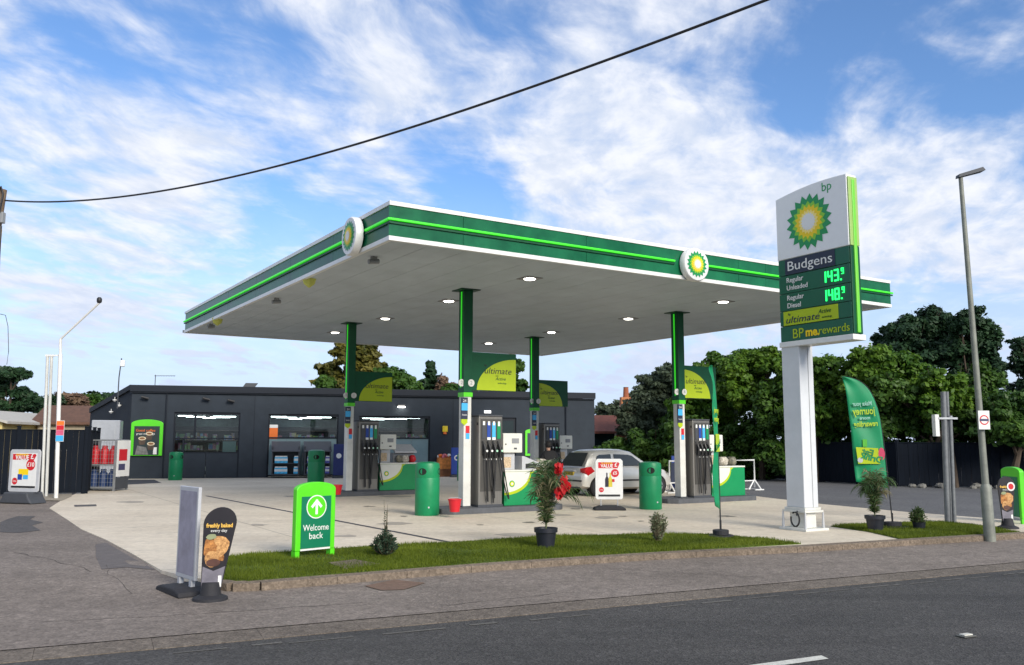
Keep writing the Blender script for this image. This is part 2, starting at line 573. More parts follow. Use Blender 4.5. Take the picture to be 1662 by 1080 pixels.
sheet('road', [ruv(-80, -4.0), ruv(100, -4.0), ruv(100, 2.62), ruv(-80, 2.62)], -.125, M_asph)
mb = MB()   # flush edging course between pavement and road, with a worn crack beside it
for i in range(-60, 90):
    a, b = ruv(i * .91, 2.61), ruv(i * .91 + .907, 2.61)
    c, d = ruv(i * .91 + .907, 2.985), ruv(i * .91, 2.985)
    mb.add([(q.x, q.y, -.32) for q in (a, b, c, d)] + [(a.x, a.y, -.117), (b.x, b.y, -.117), (c.x, c.y, -.103), (d.x, d.y, -.103)],
           [(4, 5, 6, 7), (0, 1, 5, 4), (1, 2, 6, 5), (2, 3, 7, 6), (3, 0, 4, 7)])
tag(mb.build('road_edging', M_grav), kind='structure')
sheet('far_pavement', [ruv(-80, -6.6), ruv(100, -6.6), ruv(100, -4.15), ruv(-80, -4.15)], -.02, M_pave, th=.25)
sheet('far_kerb', [ruv(-80, -4.145), ruv(100, -4.145), ruv(100, -4.0), ruv(-80, -4.0)], -.015, M_kerb, th=.25)
mb = MB()
rr = random.Random(3)
for u0, u1, v0, v1 in [(-.50, .42, -.05, .06), (-7.2, -4.6, -.05, .06), (6.6, 9.0, -.05, .06), (14, 16.4, -.05, .06), (22, 24.4, -.05, .06)]:
    mb.add([ruv(u0, v0, -.1205), ruv(u1, v0, -.1205), ruv(u1 + .03, v1, -.1205), ruv(u0, v1, -.1205)], [(0, 1, 2, 3)])
tag(mb.build('centre_markings', M_mark), kind='structure')
mb = MB()
u = -12.0
while u < 40:     # worn remains of the edge line
    l = rr.uniform(.08, .7)
    if rr.random() < .9:
        w = rr.uniform(.025, .06); o = rr.uniform(-.02, .03)
        mb.add([ruv(u, 2.36 + o, -.1205), ruv(u + l, 2.36 + o, -.1205), ruv(u + l, 2.36 + o + w, -.1205), ruv(u, 2.36 + o + w * .8, -.1205)], [(0, 1, 2, 3)])
    u += l + rr.uniform(.02, .35)
tag(mb.build('edge_marking', mat('worn_paint', (.115, .108, .095), .85, var=.4, vscale=40)), kind='structure')
t = thing('road_stud', 'small white reflective stud set in the dark road', 'road stud', G(1568, 1033, -.12), HR)
MB().box(-.08, -.05, 0, .08, .05, .010).build('stud_base', mat('stud_iron', (.10, .10, .09), .6), t, bevel=.004)
MB().box(-.055, -.03, .010, .055, .03, .022).build('reflector', M_mark, t, bevel=.004)

# concrete forecourt with its irregular outline, and the tarmac lane behind it
fc = [G(280, 932), G(262, 926), G(215, 899), G(172, 876), G(132, 859), G(104, 840), G(80, 825), G(100, 812), G(120, 803), G(135, 795), G(160, 784), G(200, 776)]
kerb_front = [G(365, 946), G(405, 946), G(440, 943), G(620, 929), G(800, 915), G(950, 905), G(1100, 896), G(1310, 886), G(1455, 877), G(1540, 872), G(1662, 865), G(1760, 859)]
fcr = [G(1085, 781), G(1160, 794), G(1230, 806), G(1340, 819), G(1470, 831), G(1662, 846), G(1780, 853)]
outline = [G(300, 935)] + fc[1:] + [Vector((-13, 50, 0)), Vector((9, 50, 0))] + fcr + kerb_front[::-1]
sheet('forecourt', outline, 0, M_conc, th=.3)
sheet('access_lane', [G(1060, 777, -.004), Vector((10, 52, 0)), Vector((30, 52, 0)), Vector((60, 30, 0)), G(1780, 853, -.004) + Vector((20, 8, 0)), G(1780, 854, -.004), G(1662, 847.5, -.004), G(1470, 832.5, -.004), G(1340, 820.5, -.004), G(1230, 807.5, -.004), G(1160, 795.5, -.004), G(1085, 782.5, -.004)], -.004, M_lane)
# kerb stones along the front of the verge
mb = MB()
kp = [G(352, 905), G(349, 925), G(352, 940)] + [k.copy() for k in kerb_front]


def resample(pts, step):
    outp = [pts[0].copy()]; acc = 0
    for a, b in zip(pts, pts[1:]):
        d = (b - a).length; p = a
        while acc + d >= step:
            q = p + (b - p) * ((step - acc) / d); outp.append(q.copy()); d = (b - q).length; p = q; acc = 0
        acc += d
    return outp


ks = resample(kp, .305)
rr = random.Random(5)
for i in range(0, len(ks) - 1):
    a, b = ks[i], ks[i + 1]
    d = (b - a).normalized(); n = Vector((-d.y, d.x, 0)) * -1
    if i % 3 == 2: b = b - d * .004
    dz = 0.0
    A0, B0 = a + n * .085, b + n * .085; A1, B1 = a - n * .05, b - n * .05
    mb.add([(A0.x, A0.y, -.3), (B0.x, B0.y, -.3), (B1.x, B1.y, -.3), (A1.x, A1.y, -.3), (A0.x, A0.y, .0 + dz), (B0.x, B0.y, .0 + dz), (B1.x, B1.y, .012 + dz), (A1.x, A1.y, .012 + dz)],
           [(4, 5, 6, 7), (0, 1, 5, 4), (1, 2, 6, 5), (2, 3, 7, 6), (3, 0, 4, 7)])
tag(mb.build('kerb', M_kerb, bevel=.004), kind='structure')

# surface marks: drain channel, patches, covers
a, b = G(335, 805, .003), G(745, 883, .003); d = (b - a).normalized(); n = Vector((-d.y, d.x, 0)) * .05
tag(MB().add([a - n, b - n, b + n, a + n], [(0, 1, 2, 3)]).build('drain_channel', mat('drain_grate', (.05, .05, .06), .7)), kind='structure')


def patch(name, pix, z, m):
    P = [G(x, y, z) for x, y in pix]
    return sheet(name, P, z, m)


def wob(cx, cy, rx, ry, n, seed, k=.3):
    q = random.Random(seed); return [(cx + rx * math.cos(2 * math.pi * i / n) * (1 + q.uniform(-k, k)), cy + ry * math.sin(2 * math.pi * i / n) * (1 + q.uniform(-k, k))) for i in range(n)]


def drape(name, pix, m, dz=.005):
    """flat patch following the pavement"""
    P = []
    for x, y in pix:
        p = G(x, y, -.05)
        for _ in range(4): p = G(x, y, pave_z(p) + dz)
        P.append(p)
    mb = MB(); c = sum(P, Vector()) / len(P); c.z = pave_z(c) + dz
    mb.add(P + [c], [(i, (i + 1) % len(P), len(P)) for i in range(len(P))])
    return tag(mb.build(name, m), kind='structure')


drape('tarmac_patch', [(0, 848), (14, 842), (30, 838), (58, 838), (48, 843), (70, 848), (52, 853), (66, 861), (30, 865), (0, 864)], M_patch)
drape('tarmac_patch', [(155, 884), (172, 881), (214, 905), (252, 925), (205, 921), (165, 924), (156, 905)], mat('tarmac_worn_patch', (.12, .105, .1), .9, var=.2, bump=.3))
drape('service_cover', [(592, 951), (640, 941), (690, 946), (655, 957), (618, 958)], mat('rusty_cover', (.16, .10, .07), .9, var=.25, vscale=12, bump=.3), .008)
sheet('service_cover', [G(533, 914, .02), G(575, 909, .02), G(618, 916, .02), G(560, 924, .02)], .028, mat('verge_cover', (.16, .12, .09), .9, var=.3), th=.03)
sheet('drain_cover', [G(120, 820), G(156, 819), G(157, 822), G(121, 823)], .003, mat('dark_iron', (.09, .085, .08), .8))
sheet('mat_patch', [G(206, 787), G(262, 784), G(250, 779), G(200, 779)], .004, mat('ramp_tarmac', (.06, .06, .07), .85))
for i, (x, y, rx, ry) in enumerate([(640, 850, 26, 2.2), (905, 836, 30, 1.6), (420, 852, 14, 1.5), (215, 815, 22, 1.4), (985, 840, 22, 2), (560, 870, 18, 1.5), (840, 868, 35, 2.5), (640, 806, 30, 1.5)]):
    patch('concrete_stain', wob(x, y, rx, ry, 11, i), .003, mat('concrete_stain', (.36, .32, .265), .8, var=.12))

M_oil = mat('oil_stain', (.20, .175, .14), .6, var=.35, vscale=9)
for i, (x, y, rx, ry) in enumerate([(655, 838, 7, .9), (860, 848, 10, 1.1), (1010, 838, 8, .8), (935, 826, 10, .9), (600, 822, 9, .8), (470, 806, 10, .7), (1180, 838, 12, 1), (780, 852, 6, .7), (1040, 846, 5, .7)]):
    patch('oil_stain', wob(x, y, rx, ry, 12, 40 + i, .45), .0045, M_oil)
M_crack = mat('crack_dark', (.045, .038, .032), .95)


def crack(p0, p1, w, seed, wig=.05, step=.18):
    q = random.Random(seed); a, b = G(*p0, -.08), G(*p1, -.08); d = b - a; n = Vector((-d.y, d.x, 0)).normalized(); k = max(4, int(d.length / step)); o = 0; mb = MB(); prev = None
    for i in range(k + 1):
        o += q.uniform(-wig, wig); o *= .9
        c = a + d * i / k + n * o; ww = w * q.uniform(.4, 1.2); z = pave_z(c) + .0035
        e = [(c.x - n.x * ww, c.y - n.y * ww, z), (c.x + n.x * ww, c.y + n.y * ww, z)]
        if prev: mb.add(prev + e, [(0, 2, 3, 1)])
        prev = e
    tag(mb.build('tarmac_crack', M_crack), kind='structure')


crack((590, 976), (60, 1010), .006, 1); crack((930, 958), (700, 980), .005, 2); crack((175, 925), (205, 965), .003, 3); crack((1010, 922), (1240, 935), .005, 4, .03); crack((20, 905), (150, 935), .006, 5); crack((1250, 918), (1640, 893), .004, 6, .02)

# ------------------------------------------------------------------ grass verges
M_turf = ground_mat('turf', (.05, .08, .006), (.08, .12, .01), 60, .4, .95, .5, .6)
M_blade = leaf_mat('grass_blade', (.06, .095, .006), (.18, .23, .018), .6, .4)


def in_poly(x, y, P):
    c = np.zeros(len(x), bool); j = len(P) - 1
    for i in range(len(P)):
        xi, yi, xj, yj = P[i][0], P[i][1], P[j][0], P[j][1]
        q = ((yi > y) != (yj > y)) & (x < (xj - xi) * (y - yi) / (yj - yi + 1e-12) + xi)
        c ^= q; j = i
    return c


def grass(P, n, seed, lab):
    sheet('verge', P, .012, M_turf, th=.012)
    r_ = np.random.RandomState(seed)
    xs = [p[0] for p in P]; ys = [p[1] for p in P]
    x = r_.uniform(min(xs), max(xs), n * 3); y = r_.uniform(min(ys), max(ys), n * 3)
    k = in_poly(x, y, P) & ((np.sin(x * 2.3 + 1.7 * np.sin(y * 1.9)) + np.sin(y * 5.1 + x) * .6 + r_.uniform(-1, 1, len(x))) > -1.15); x, y = x[k][:n], y[k][:n]; n = len(x)
    h = r_.uniform(.02, .055, n) * (1 + .5 * np.sin(x * 3.1 + np.sin(y * 4)) * .6); a = r_.uniform(0, 2 * np.pi, n); w = r_.uniform(.003, .006, n)
    lx, ly = r_.normal(0, .016, n), r_.normal(0, .016, n)
    v = np.empty((n, 3, 3)); v[:, 0] = np.stack([x - w * np.cos(a), y - w * np.sin(a), np.full(n, .008)], 1)
    v[:, 1] = np.stack([x + w * np.cos(a), y + w * np.sin(a), np.full(n, .008)], 1); v[:, 2] = np.stack([x + lx, y + ly, h + .008], 1)
    me = bpy.data.meshes.new('grass'); me.vertices.add(3 * n); me.vertices.foreach_set('co', v.ravel())
    me.loops.add(3 * n); me.loops.foreach_set('vertex_index', np.arange(3 * n)); me.polygons.add(n); me.polygons.foreach_set('loop_start', np.arange(n) * 3)
    me.update(); me.materials.append(M_blade)
    o = bpy.data.objects.new('grass', me); col.objects.link(o); tag(o, lab, 'grass', kind='stuff')


kin = [k + RB * .06 for k in kerb_front]
g1 = [G(356, 942), G(356, 925), G(362, 906), G(420, 900), G(480, 896), G(600, 888), G(700, 883), G(800, 877), G(900, 871.5), G(1000, 869), G(1060, 868), G(1150, 868), G(1240, 875), G(1300, 883.5)] + [kin[i] for i in (6, 5, 4, 3, 2, 1)]
grass(g1, 80000, 1, 'mown green grass on the long front verge with the welcome sign')
g2 = [G(1462, 876), G(1410, 864), G(1348, 855), G(1400, 851), G(1470, 849), G(1530, 849), G(1580, 852), G(1635, 862), kin[10], kin[9]]
grass(g2, 30000, 2, 'mown green grass on the short verge under the leaning feather flag')

# ------------------------------------------------------------------ canopy
CLU, CLV, CZ0, CZ1 = 14.35, 16.29, 5.13, 5.84
M_soffit = mat('soffit_panel', (.46, .52, .565), .55, var=.10, vscale=1.2)
M_fasc = mat('green_fascia_glass', (.0, .085, .040), .30, var=.35, vscale=.7, spec=.22, c2=(.01, .17, .07))
can = thing('canopy', 'large flat fuel canopy with green lit fascia and white edges over the pumps', 'canopy', C0, HC)
mb = MB(); w_s = (CLU - .16) / 36
for i in range(36): mb.box(.08 + w_s * i + .003, .08, CZ0 + .03 + .0015 * (i % 2), .08 + w_s * (i + 1) - .003, CLV - .08, CZ0 + .06)
mb.build('soffit', M_soffit, can)
MB().box(.1, .1, CZ0 + .08, CLU - .1, CLV - .1, CZ1 - .06).build('roof_deck', M_grey, can)
mb = MB()   # white top and bottom edge trims
for z0, z1 in ((CZ0, CZ0 + .08), (CZ1 - .075, CZ1)):
    mb.box(0, 0, z0, CLU, .08, z1).box(0, CLV - .08, z0, CLU, CLV, z1).box(0, .08, z0, .08, CLV - .08, z1).box(CLU - .08, .08, z0, CLU, CLV - .08, z1)
mb.build('edge_trim', M_white, can)
z0, z1 = CZ0 + .08, CZ1 - .075
mb = MB()
nseg = 8
jo = [.0, 1.5, 4.35, 7.2, 8.7, 9.6, 12.0, CLU]
for a_, b_ in zip(jo, jo[1:]):
    mb.box(a_ + .004, .02, z0, b_ - .004, .07, z1)
fp1 = mb.build('fascia_panel', M_fasc, can)
mb = MB()
for i in range(6):
    a_, b_ = .075 + (CLV - .15) * i / 6, .075 + (CLV - .15) * (i + 1) / 6
    mb.box(.02, a_ + .004, z0, .07, b_ - .004, z1)
mb.build('fascia_panel', M_fasc, can)
MB().box(.08, CLV - .07, z0, CLU - .08, CLV - .02, z1).build('fascia_panel', M_fasc, can)
MB().box(CLU - .07, .08, z0, CLU - .02, CLV - .08, z1).build('fascia_panel', M_fasc, can)
zm = (z0 + z1) / 2 + .02
R1U, R2V = 0, 0
e1 = hit(1133, 432, C0 - CB * .2, CB); r1u = (e1 - C0).dot(CA)
e2 = hit(563, 390, C0 - CA * .2, CA); r2v = (e2 - C0).dot(CB)
for a_, b_ in ((0.0, r1u - .50), (r1u + .50, CLU + .05)):
    MB().box(a_, -.035, zm - .022, b_, .015, zm + .022).build('light_bar', M_glow, can, bevel=.01)
    MB().box(a_, -.012, zm - .075, b_, .018, zm - .04).build('light_bar_lower_strip', M_dgreen, can)  # dark green strip just below the light bar
for a_, b_ in ((-.03, r2v - .43), (r2v + .43, CLV)):
    MB().box(-.035, a_, zm - .022, .015, b_, zm + .022).build('light_bar', M_glow, can, bevel=.01)
    MB().box(-.012, a_, zm - .075, .018, b_, zm - .04).build('light_bar_lower_strip', M_dgreen, can)
mb = MB()
mb.box(-.02, CLV + .002, CZ0 + .1, CLU + .02, CLV + .08, CZ0 + .02)
mb.build('gutter', M_grey, can)


def sunburst(parent, cx, cz, r, y0, step=.006, flipx=1):
    """green and yellow petal emblem in the x-z plane, facing -y, layered outwards"""
    s18 = 18
    L_ = [(star(cx, cz, r, r * .80, s18, R(5)), M_dgreen2), (star(cx, cz, r * .74, r * .62, s18, R(10)), M_pgreen),
          (star(cx, cz, r * .62, r * .50, s18, R(5)), M_yel), (star(cx, cz, r * .44, r * .36, s18, R(10)), M_pyel), (star(cx, cz, r * .33, r * .27, s18, R(5)), M_text)]
    mb = MB()
    for i, (pts, _) in enumerate(L_):
        c = len(pts); y = y0 - step * (i + 1)
        mb.add([(p[0], y, p[1]) for p in pts] + [(cx, y, cz)], [(k, (k + 1) % c, c) for k in range(c)], i)
    return mb.build('emblem', [q[1] for q in L_], parent)


M_dgreen2 = mat('emblem_green', (.0, .27, .07), .4, var=0)
M_pgreen = mat('emblem_lime', (.22, .55, .02), .4, var=0)
M_pyel = mat('emblem_pale', (.95, .75, .2), .4, var=0)


def roundel(loc, rotz):
    o = thing('tmp', None, None, loc, rotz)
    o.name = 'roundel'
    o.parent = can
    return o


for nm, (lx, ly, rz) in {'a': (r1u, -.02, 0), 'b': (-.02, r2v, -R(90))}.items():
    mb = MB(); n = 36; rr_ = .37; prof = None
    mb.lathe([(rr_, .0), (rr_, -.12), (rr_ * .95, -.145)], (0, 0, 0), 36, axis='y')
    rd = mb.build('roundel', M_white, can, smooth=True, loc=(lx, ly, (CZ0 + CZ1) / 2 - .02), rotz=rz)
    sunburst(rd, 0, 0, rr_ * .80, -.1455)

# yellow leaf stickers and little cameras under the canopy
for i, (x, y) in enumerate(((502, 454), (353, 519))):
    p = G(x, y, CZ0 + .02)
    mb = MB(); mb.lathe([(.02, -.18), (.12, -.10), (.16, 0.04)], (0, 0, 0), 14)
    tag(mb.build('yellow_marker', mat('marker_yellow', (.55, .58, .12), .6), loc=tuple(p), smooth=True),
        ['yellow cone marker hung under the canopy edge, nearer the round emblem', 'yellow cone marker hung under the canopy edge, nearer the far left corner'][i], 'marker', 'yellow markers under the canopy edge')
for i, (x, y) in enumerate(((607, 417), (449, 484), (343, 526))):
    p = G(x, y, CZ0 + .03)
    t = thing('security_camera', ['small grey camera under the canopy next to its front corner', 'small dark camera under the canopy edge between the two yellow markers', 'tiny grey camera under the far left corner of the canopy'][i], 'camera', tuple(p), HC, 'cameras under the canopy')
    MB().box(-.05, -.05, -.06, .05, .05, 0).build('bracket', M_grey, t)
    MB().tube([(-.11, 0, -.11), (.1, 0, -.08)], .05, 10).build('camera_body', M_grey, t)

# downlights
lp = [(862, 455), (727, 491), (628, 519), (547, 542), (1172, 492), (1014, 519), (893, 542), (795, 559)]
LL = ['nearest the front corner of the canopy', 'just left of the nearest column', 'between the two left columns', 'left of the far left column', 'right of the front right column, near the price sign', 'left of the front right column', 'right of the far right column', 'lowest in the photo, left of the far right column']
M_lamp = mat('lamp_lens', (1, .95, .85), .4, var=0, emit=9, ecol=(1, .95, .86))
for (x, y), lb, (uu, vv) in zip(lp, LL, [(4.2, 1.87), (4.2, 5.6), (4.2, 9.5), (4.2, 13.5), (10.1, 1.87), (10.1, 5.6), (10.1, 9.5), (10.1, 13.5)]):
    p = cuv(uu, vv, CZ0 + .03)
    t = thing('downlight', 'lit recessed square downlight ' + lb, 'ceiling light', tuple(p), HC, 'downlights in the canopy soffit')
    MB().box(-.21, -.21, -.014, .21, .21, 0).build('surround', mat('lamp_surround', (.22, .22, .22), .5), t)
    MB().lathe([(.11, -.03), (.13, -.014)], (0, 0, 0), 20).build('lens', M_lamp, t)

# ------------------------------------------------------------------ columns with banners
COLS = {'near': (3.79, 3.97), 'right': (10.48, 3.97), 'left': (3.79, 11.07), 'far': (10.48, 11.07)}
CL = {'near': 'nearest canopy column, dark green above white, beside the largest pump', 'right': 'canopy column beside the tall narrow green flag, dark green above white',
      'left': 'canopy column on the far left island, dark green above white', 'far': 'farthest canopy column, seen behind the nearest pump and its till box'}


def make_column(key, mirror):
    u, v = COLS[key]
    t = thing('canopy_column', CL[key], 'column', cuv(u, v, .12), HC, 'columns holding up the canopy')
    zt = CZ0 + .03 - .12; zg = 2.62
    MB().box(-.10, -.12, 0, .10, .12, zg).build('lower_casing', M_offw, t, bevel=.015)
    MB().box(-.12, -.14, -.005, .12, .14, .03).build('base_plate', M_dgrey, t)
    MB().box(-.115, -.135, zg, .115, .135, zt - .02).build('upper_casing', M_dgreen, t, bevel=.01)
    MB().box(-.13, -.02, zg + .12, -.116, .02, zt - .05).build('light_strip', M_glow, t)
    MB().box(-.25, -.25, zt - .02, .25, .25, zt).build('cap_plate', mat('deep_green', (.0, .04, .02), .5), t)
    MB().box(-.118, -.138, zg - .10, .118, .138, zg + .0).build('green_collar', M_lime, t)
    # banner sticking out to the right
    x0, x1, zb, ztb = .116, 1.36, zg + .06, zg + .96
    bn = MB().box(x0, -.07, zb, x1, .07, ztb).build('banner', M_dgreen, t, bevel=.006)
    bw, bh = x1 - x0, ztb - zb
    pts = []
    n = 18
    for i in range(n + 1):
        a = R(90) * i / n
        pts.append((math.cos(a), math.sin(a)))
    if not mirror:
        out_ = [(x1 - .01 - c * (bw * .87), zb + .01 + s * (bh * .84)) for c, s in pts] + [(x1 - .01, zb + .01)]
    else:
        out_ = [(x0 + .01 + c * (bw * .80), zb + .01 + s * (bh * .86)) for c, s in pts] + [(x0 + .01, zb + .01)]
    MB().flat(out_, -.0725).build('lime_field', M_ylime, bn)
    k = .97
    cx = (x0 + x1) / 2 + (.10 if not mirror else -.17); cz = zb + bh * .52
    text('ultimate', cx, cz, -.075, .21, M_black, bn, width=bw * .60, shear=.2)
    text('bp', cx - bw * .27, cz + .13, -.075, .07, M_black, bn)
    text('with', cx - .02, cz - .11, -.075, .045, M_dgreen, bn)
    text('Active', cx + .08, cz - .18, -.075, .11, M_dgreen, bn, shear=.3)
    text('technology', cx + .12, cz - .28, -.075, .055, M_dgreen, bn, shear=.3)
    for s_, nmz in ((.07, 0), (-.16, 1)):
        d = MB().lathe([(.085, 0), (.085, .02)], (s_, -.158 if s_ > 0 else -.11, zg + .22), 20, axis='y').build('number_disc', M_offw, t)
        text({'near': '2', 'right': '4', 'left': '1', 'far': '3'}[key], s_, zg + .22, (-.160 if s_ > 0 else -.112), .12, M_grey, d)
    # small notices
    nb = MB().box(-.19, -.16, zg - .62, -.02, -.13, zg - .12).build('notice', M_navy, t)
    MB().box(-.185, -.164, zg - .42, -.025, -.16, zg - .25).build('notice_stripe', M_cyan, nb)
    text('24', -.105, zg - .2, -.1625, .09, M_text, nb); text('hours', -.105, zg - .52, -.1625, .055, M_text, nb)
    sh = [(-.185, zg - .62), (-.185, zg - .70), (-.105, zg - .76), (-.025, zg - .70), (-.025, zg - .62)]
    MB().prism(sh, 'y', -.16, -.14).build('notice_tail', M_ylime, t)
    s1 = MB().box(-.05, -.128, 1.55, .05, -.121, 1.85, ).build('safety_sticker', M_red, t)
    MB().box(-.048, -.131, 1.55, .048, -.128, 1.68).build('sticker_panel', M_cyan, s1)
    return t


for k, m_ in (('near', False), ('left', False), ('right', True), ('far', True)): make_column(k, m_)

# ------------------------------------------------------------------ pump islands, dispensers, counters
M_isl = mat('island_concrete', (.085, .09, .10), .8, var=.2, vscale=5, bump=.2)
M_noz = mat('nozzle_black', (.015, .015, .016), .45, var=.1)
GL = {'near': 'the nearest island, left of the potted plant with red flowers', 'right': 'the island behind the tall narrow green flag', 'left': 'the far left island, right of the welcome sign', 'far': 'the farthest island, left of the silver car'}


def make_island(key):
    u, v = COLS[key]
    P = [(-.75, -.30), (-.55, -.52), (2.35, -.52), (2.52, -.35), (2.52, .35), (2.35, .52), (-.55, .52), (-.75, .30)]
    o = MB().prism(P, 'z', -.02, .125).build('pump_island', M_isl, None, bevel=.02, loc=tuple(cuv(u, v)), rotz=HC)
    tag(o, 'low dark raised island kerb, ' + GL[key], 'island', 'raised islands under the pumps')


def make_pump():
    t = thing('fuel_pump', '', 'fuel pump', (0, 0, 0), HC, 'steel fuel pumps')
    MB().box(.20, -.30, .02, .84, .30, 2.06).build('cabinet', M_steel, t, bevel=.02)
    MB().box(.19, -.31, -.005, .85, .31, .05).build('plinth', M_dgrey, t)
    MB().box(.25, -.312, .35, .81, -.300, 2.0).build('front_panel', mat('panel_dark_grey', (.06, .057, .052), .4, var=.1), t)
    MB().box(.195, -.305, 2.062, .845, .305, 2.10).build('top_cap', M_dgrey, t, bevel=.01)
    MB().box(.215, -.27, 1.86, .225 - .03, -.21, 1.92).build('card_reader', M_black, t)
    cols_ = [M_dgrey, M_blue, M_cyan, M_green]
    for i in range(4):
        x = .32 + i * .135
        w = .045
        lb = MB().box(x - w, -.324, 1.55, x + w, -.312, 1.92).build('grade_label', cols_[i], t)
        MB().box(x - .028, -.328, 1.86 if i != 3 else 1.84, x + .028, -.324, 1.95).build('grade_tip', M_text, lb)
        if i in (1, 2): MB().box(x - w, -.327, 1.52, x + w, -.3245, 1.58).build('grade_band', M_text, lb)
        hd = MB().box(x - .04, -.35, 1.18, x + .04, -.312, 1.42).build('nozzle_holder', M_black, t, bevel=.008)
        nz = MB()
        nz.tube([(x + .01, -.36, 1.12), (x, -.40, 1.30), (x - .01, -.37, 1.42)], [.028, .034, .022], 8)
        nz.tube([(x - .01, -.37, 1.40), (x - .045, -.345, 1.50)], .014, 6)
        nz.tube([(x + .03, -.41, 1.16), (x + .05, -.44, 1.25), (x + .0, -.42, 1.33)], .008, 5)
        no = nz.build('nozzle', M_noz, t, smooth=True)
        MB().lathe([(.026, 0), (.026, .02)], (x + .02, -.445, 1.27), 10, axis='y').build('nozzle_disc', M_text if i < 2 else mat('pale_green', (.4, .7, .5), .5, var=0), no)
        MB().lathe([(.022, 0), (.022, .02)], (x + .012, -.40, 1.08), 10, axis='y').build('nozzle_disc', M_text, no)
        pth = []
        drop = [.12, .2, .09, .16][i]; sway = [.06, .10, -.07, .22][i]
        for q in range(15):
            s = q / 14
            zz = 1.10 - (1.10 - drop) * math.sin(s * math.pi) ** .55 if 0 < s < 1 else 1.10
            zz = 1.10 + (drop - 1.10) * (1 - abs(2 * s - 1) ** 2.6)
            zz = zz + (0 if s < .5 else .5 * (s - .5))
            pth.append((x + sway * math.sin(s * math.pi) + .075 * s, -.40 + .07 * s, zz))
        MB().tube(pth, .0145, 7).build('hose', M_noz, t, smooth=True)
    return t


def goods(t, x0, x1, z, kind):
    """merchandise stacked on the counter: each its own thing"""


PUMP_L = {'near': 'largest steel fuel pump, beside the nearest column with its four black hoses', 'right': 'steel fuel pump partly behind the tall narrow green flag',
          'left': 'steel fuel pump on the far left island behind a green bin', 'far': 'farthest steel fuel pump with a person standing before it'}
p0 = make_pump()
for i, k in enumerate(('near', 'right', 'left', 'far')):
    make_island(k)
    o = p0 if i == 0 else copy_tree(p0)
    u, v = COLS[k]
    o.location = cuv(u, v, .127); o['label'] = PUMP_L[k]

M_ctop = mat('counter_white', (.66, .66, .60), .45, var=.05)


def make_counter():
    """low panelled counter beside each pump: white side, lime and green swoosh"""
    t = thing('counter', '', 'counter', (0, 0, 0), HC, 'low green and white counters beside the pumps')
    x0, x1, h = .93, 2.22, .78
    MB().box(x0, -.24, 0, x1, .24, h).build('body', M_green, t, bevel=.01)
    MB().box(x0 - .01, -.25, h, x1 + .01, .25, h + .04).build('top', M_ctop, t, bevel=.006)
    n = 14; w = x1 - x0

    def curve(s_, dx_):
        return [(x0 + .004 + dx_ + (w * s_) * math.sin(R(90) * i / n) ** 1.0, .30 + (h - .306) * (1 - math.cos(R(90) * i / n))) for i in range(n + 1)]
    lime = [(x0 + .004, .24)] + [(min(x1, p[0] + .02), max(.2, p[1] - .06)) for p in curve(.56, 0)] + [(x0 + w * .66, h - .004), (x0 + .004, h - .004)]
    MB().flat(lime, -.243).build('lime_swoosh', M_ylime, t)
    wh = curve(.55, 0) + [(x0 + .004, h - .006)]
    wh = [(x, z) for x, z in wh]
    MB().flat(wh, -.246).build('white_panel', M_ctop, t)
    e = MB()
    e = sunburst(t, x0 + .21, .50, .085, -.246, .0015)
    return t


c0 = make_counter()
CLB = {'near': 'longest counter in view, green and white, left of the potted plant with red flowers', 'right': 'green and white counter right of the tall narrow flag',
       'left': 'green and white counter on the far left island, partly behind a round green bin', 'far': 'green and white counter of the farthest island, mostly behind the parked car'}
for i, k in enumerate(('near', 'right', 'left', 'far')):
    o = c0 if i == 0 else copy_tree(c0)
    u, v = COLS[k]; o.location = cuv(u, v, .127); o['label'] = CLB[k]


def make_till():
    t = thing('payment_terminal', '', 'payment terminal', (0, 0, 0), HC, 'outdoor payment terminals on the counters')
    x = .98
    MB().box(x + .06, -.05, 0, x + .36, .12, .40).build('post', M_lgrey, t, bevel=.01)
    bx = MB().box(x - .02, -.14, .40, x + .52, .14, .86).build('terminal_box', M_ctop, t, bevel=.02)
    MB().box(x + .22, -.147, .62, x + .42, -.141, .74).build('screen', M_grey, bx)
    MB().box(x + .28, -.146, .48, x + .36, -.141, .52).build('card_slot', M_dgrey, bx)
    MB().lathe([(.02, -.147), (.02, -.139)], (x + .05, 0, .60), 10, axis='y').build('button', M_dgrey, bx)
    MB().box(x + .05, -.058, .05, x + .25, -.051, .30).build('leaflet_rack', mat('leaflets', (.5, .38, .25), .7, var=.6, vscale=30), t)
    return t


t0_ = make_till()
TL = {'near': 'cream payment terminal box nearest the camera, right of the largest pump', 'right': 'cream payment terminal box partly behind the tall narrow green flag', 'left': 'cream payment terminal box in front of the shop windows', 'far': 'cream payment terminal box of the farthest island, above the car boot'}
for i, k in enumerate(('near', 'right', 'left', 'far')):
    o = t0_ if i == 0 else copy_tree(t0_)
    u, v = COLS[k]; o.location = cuv(u, v, .127 + .82); o['label'] = TL[k]


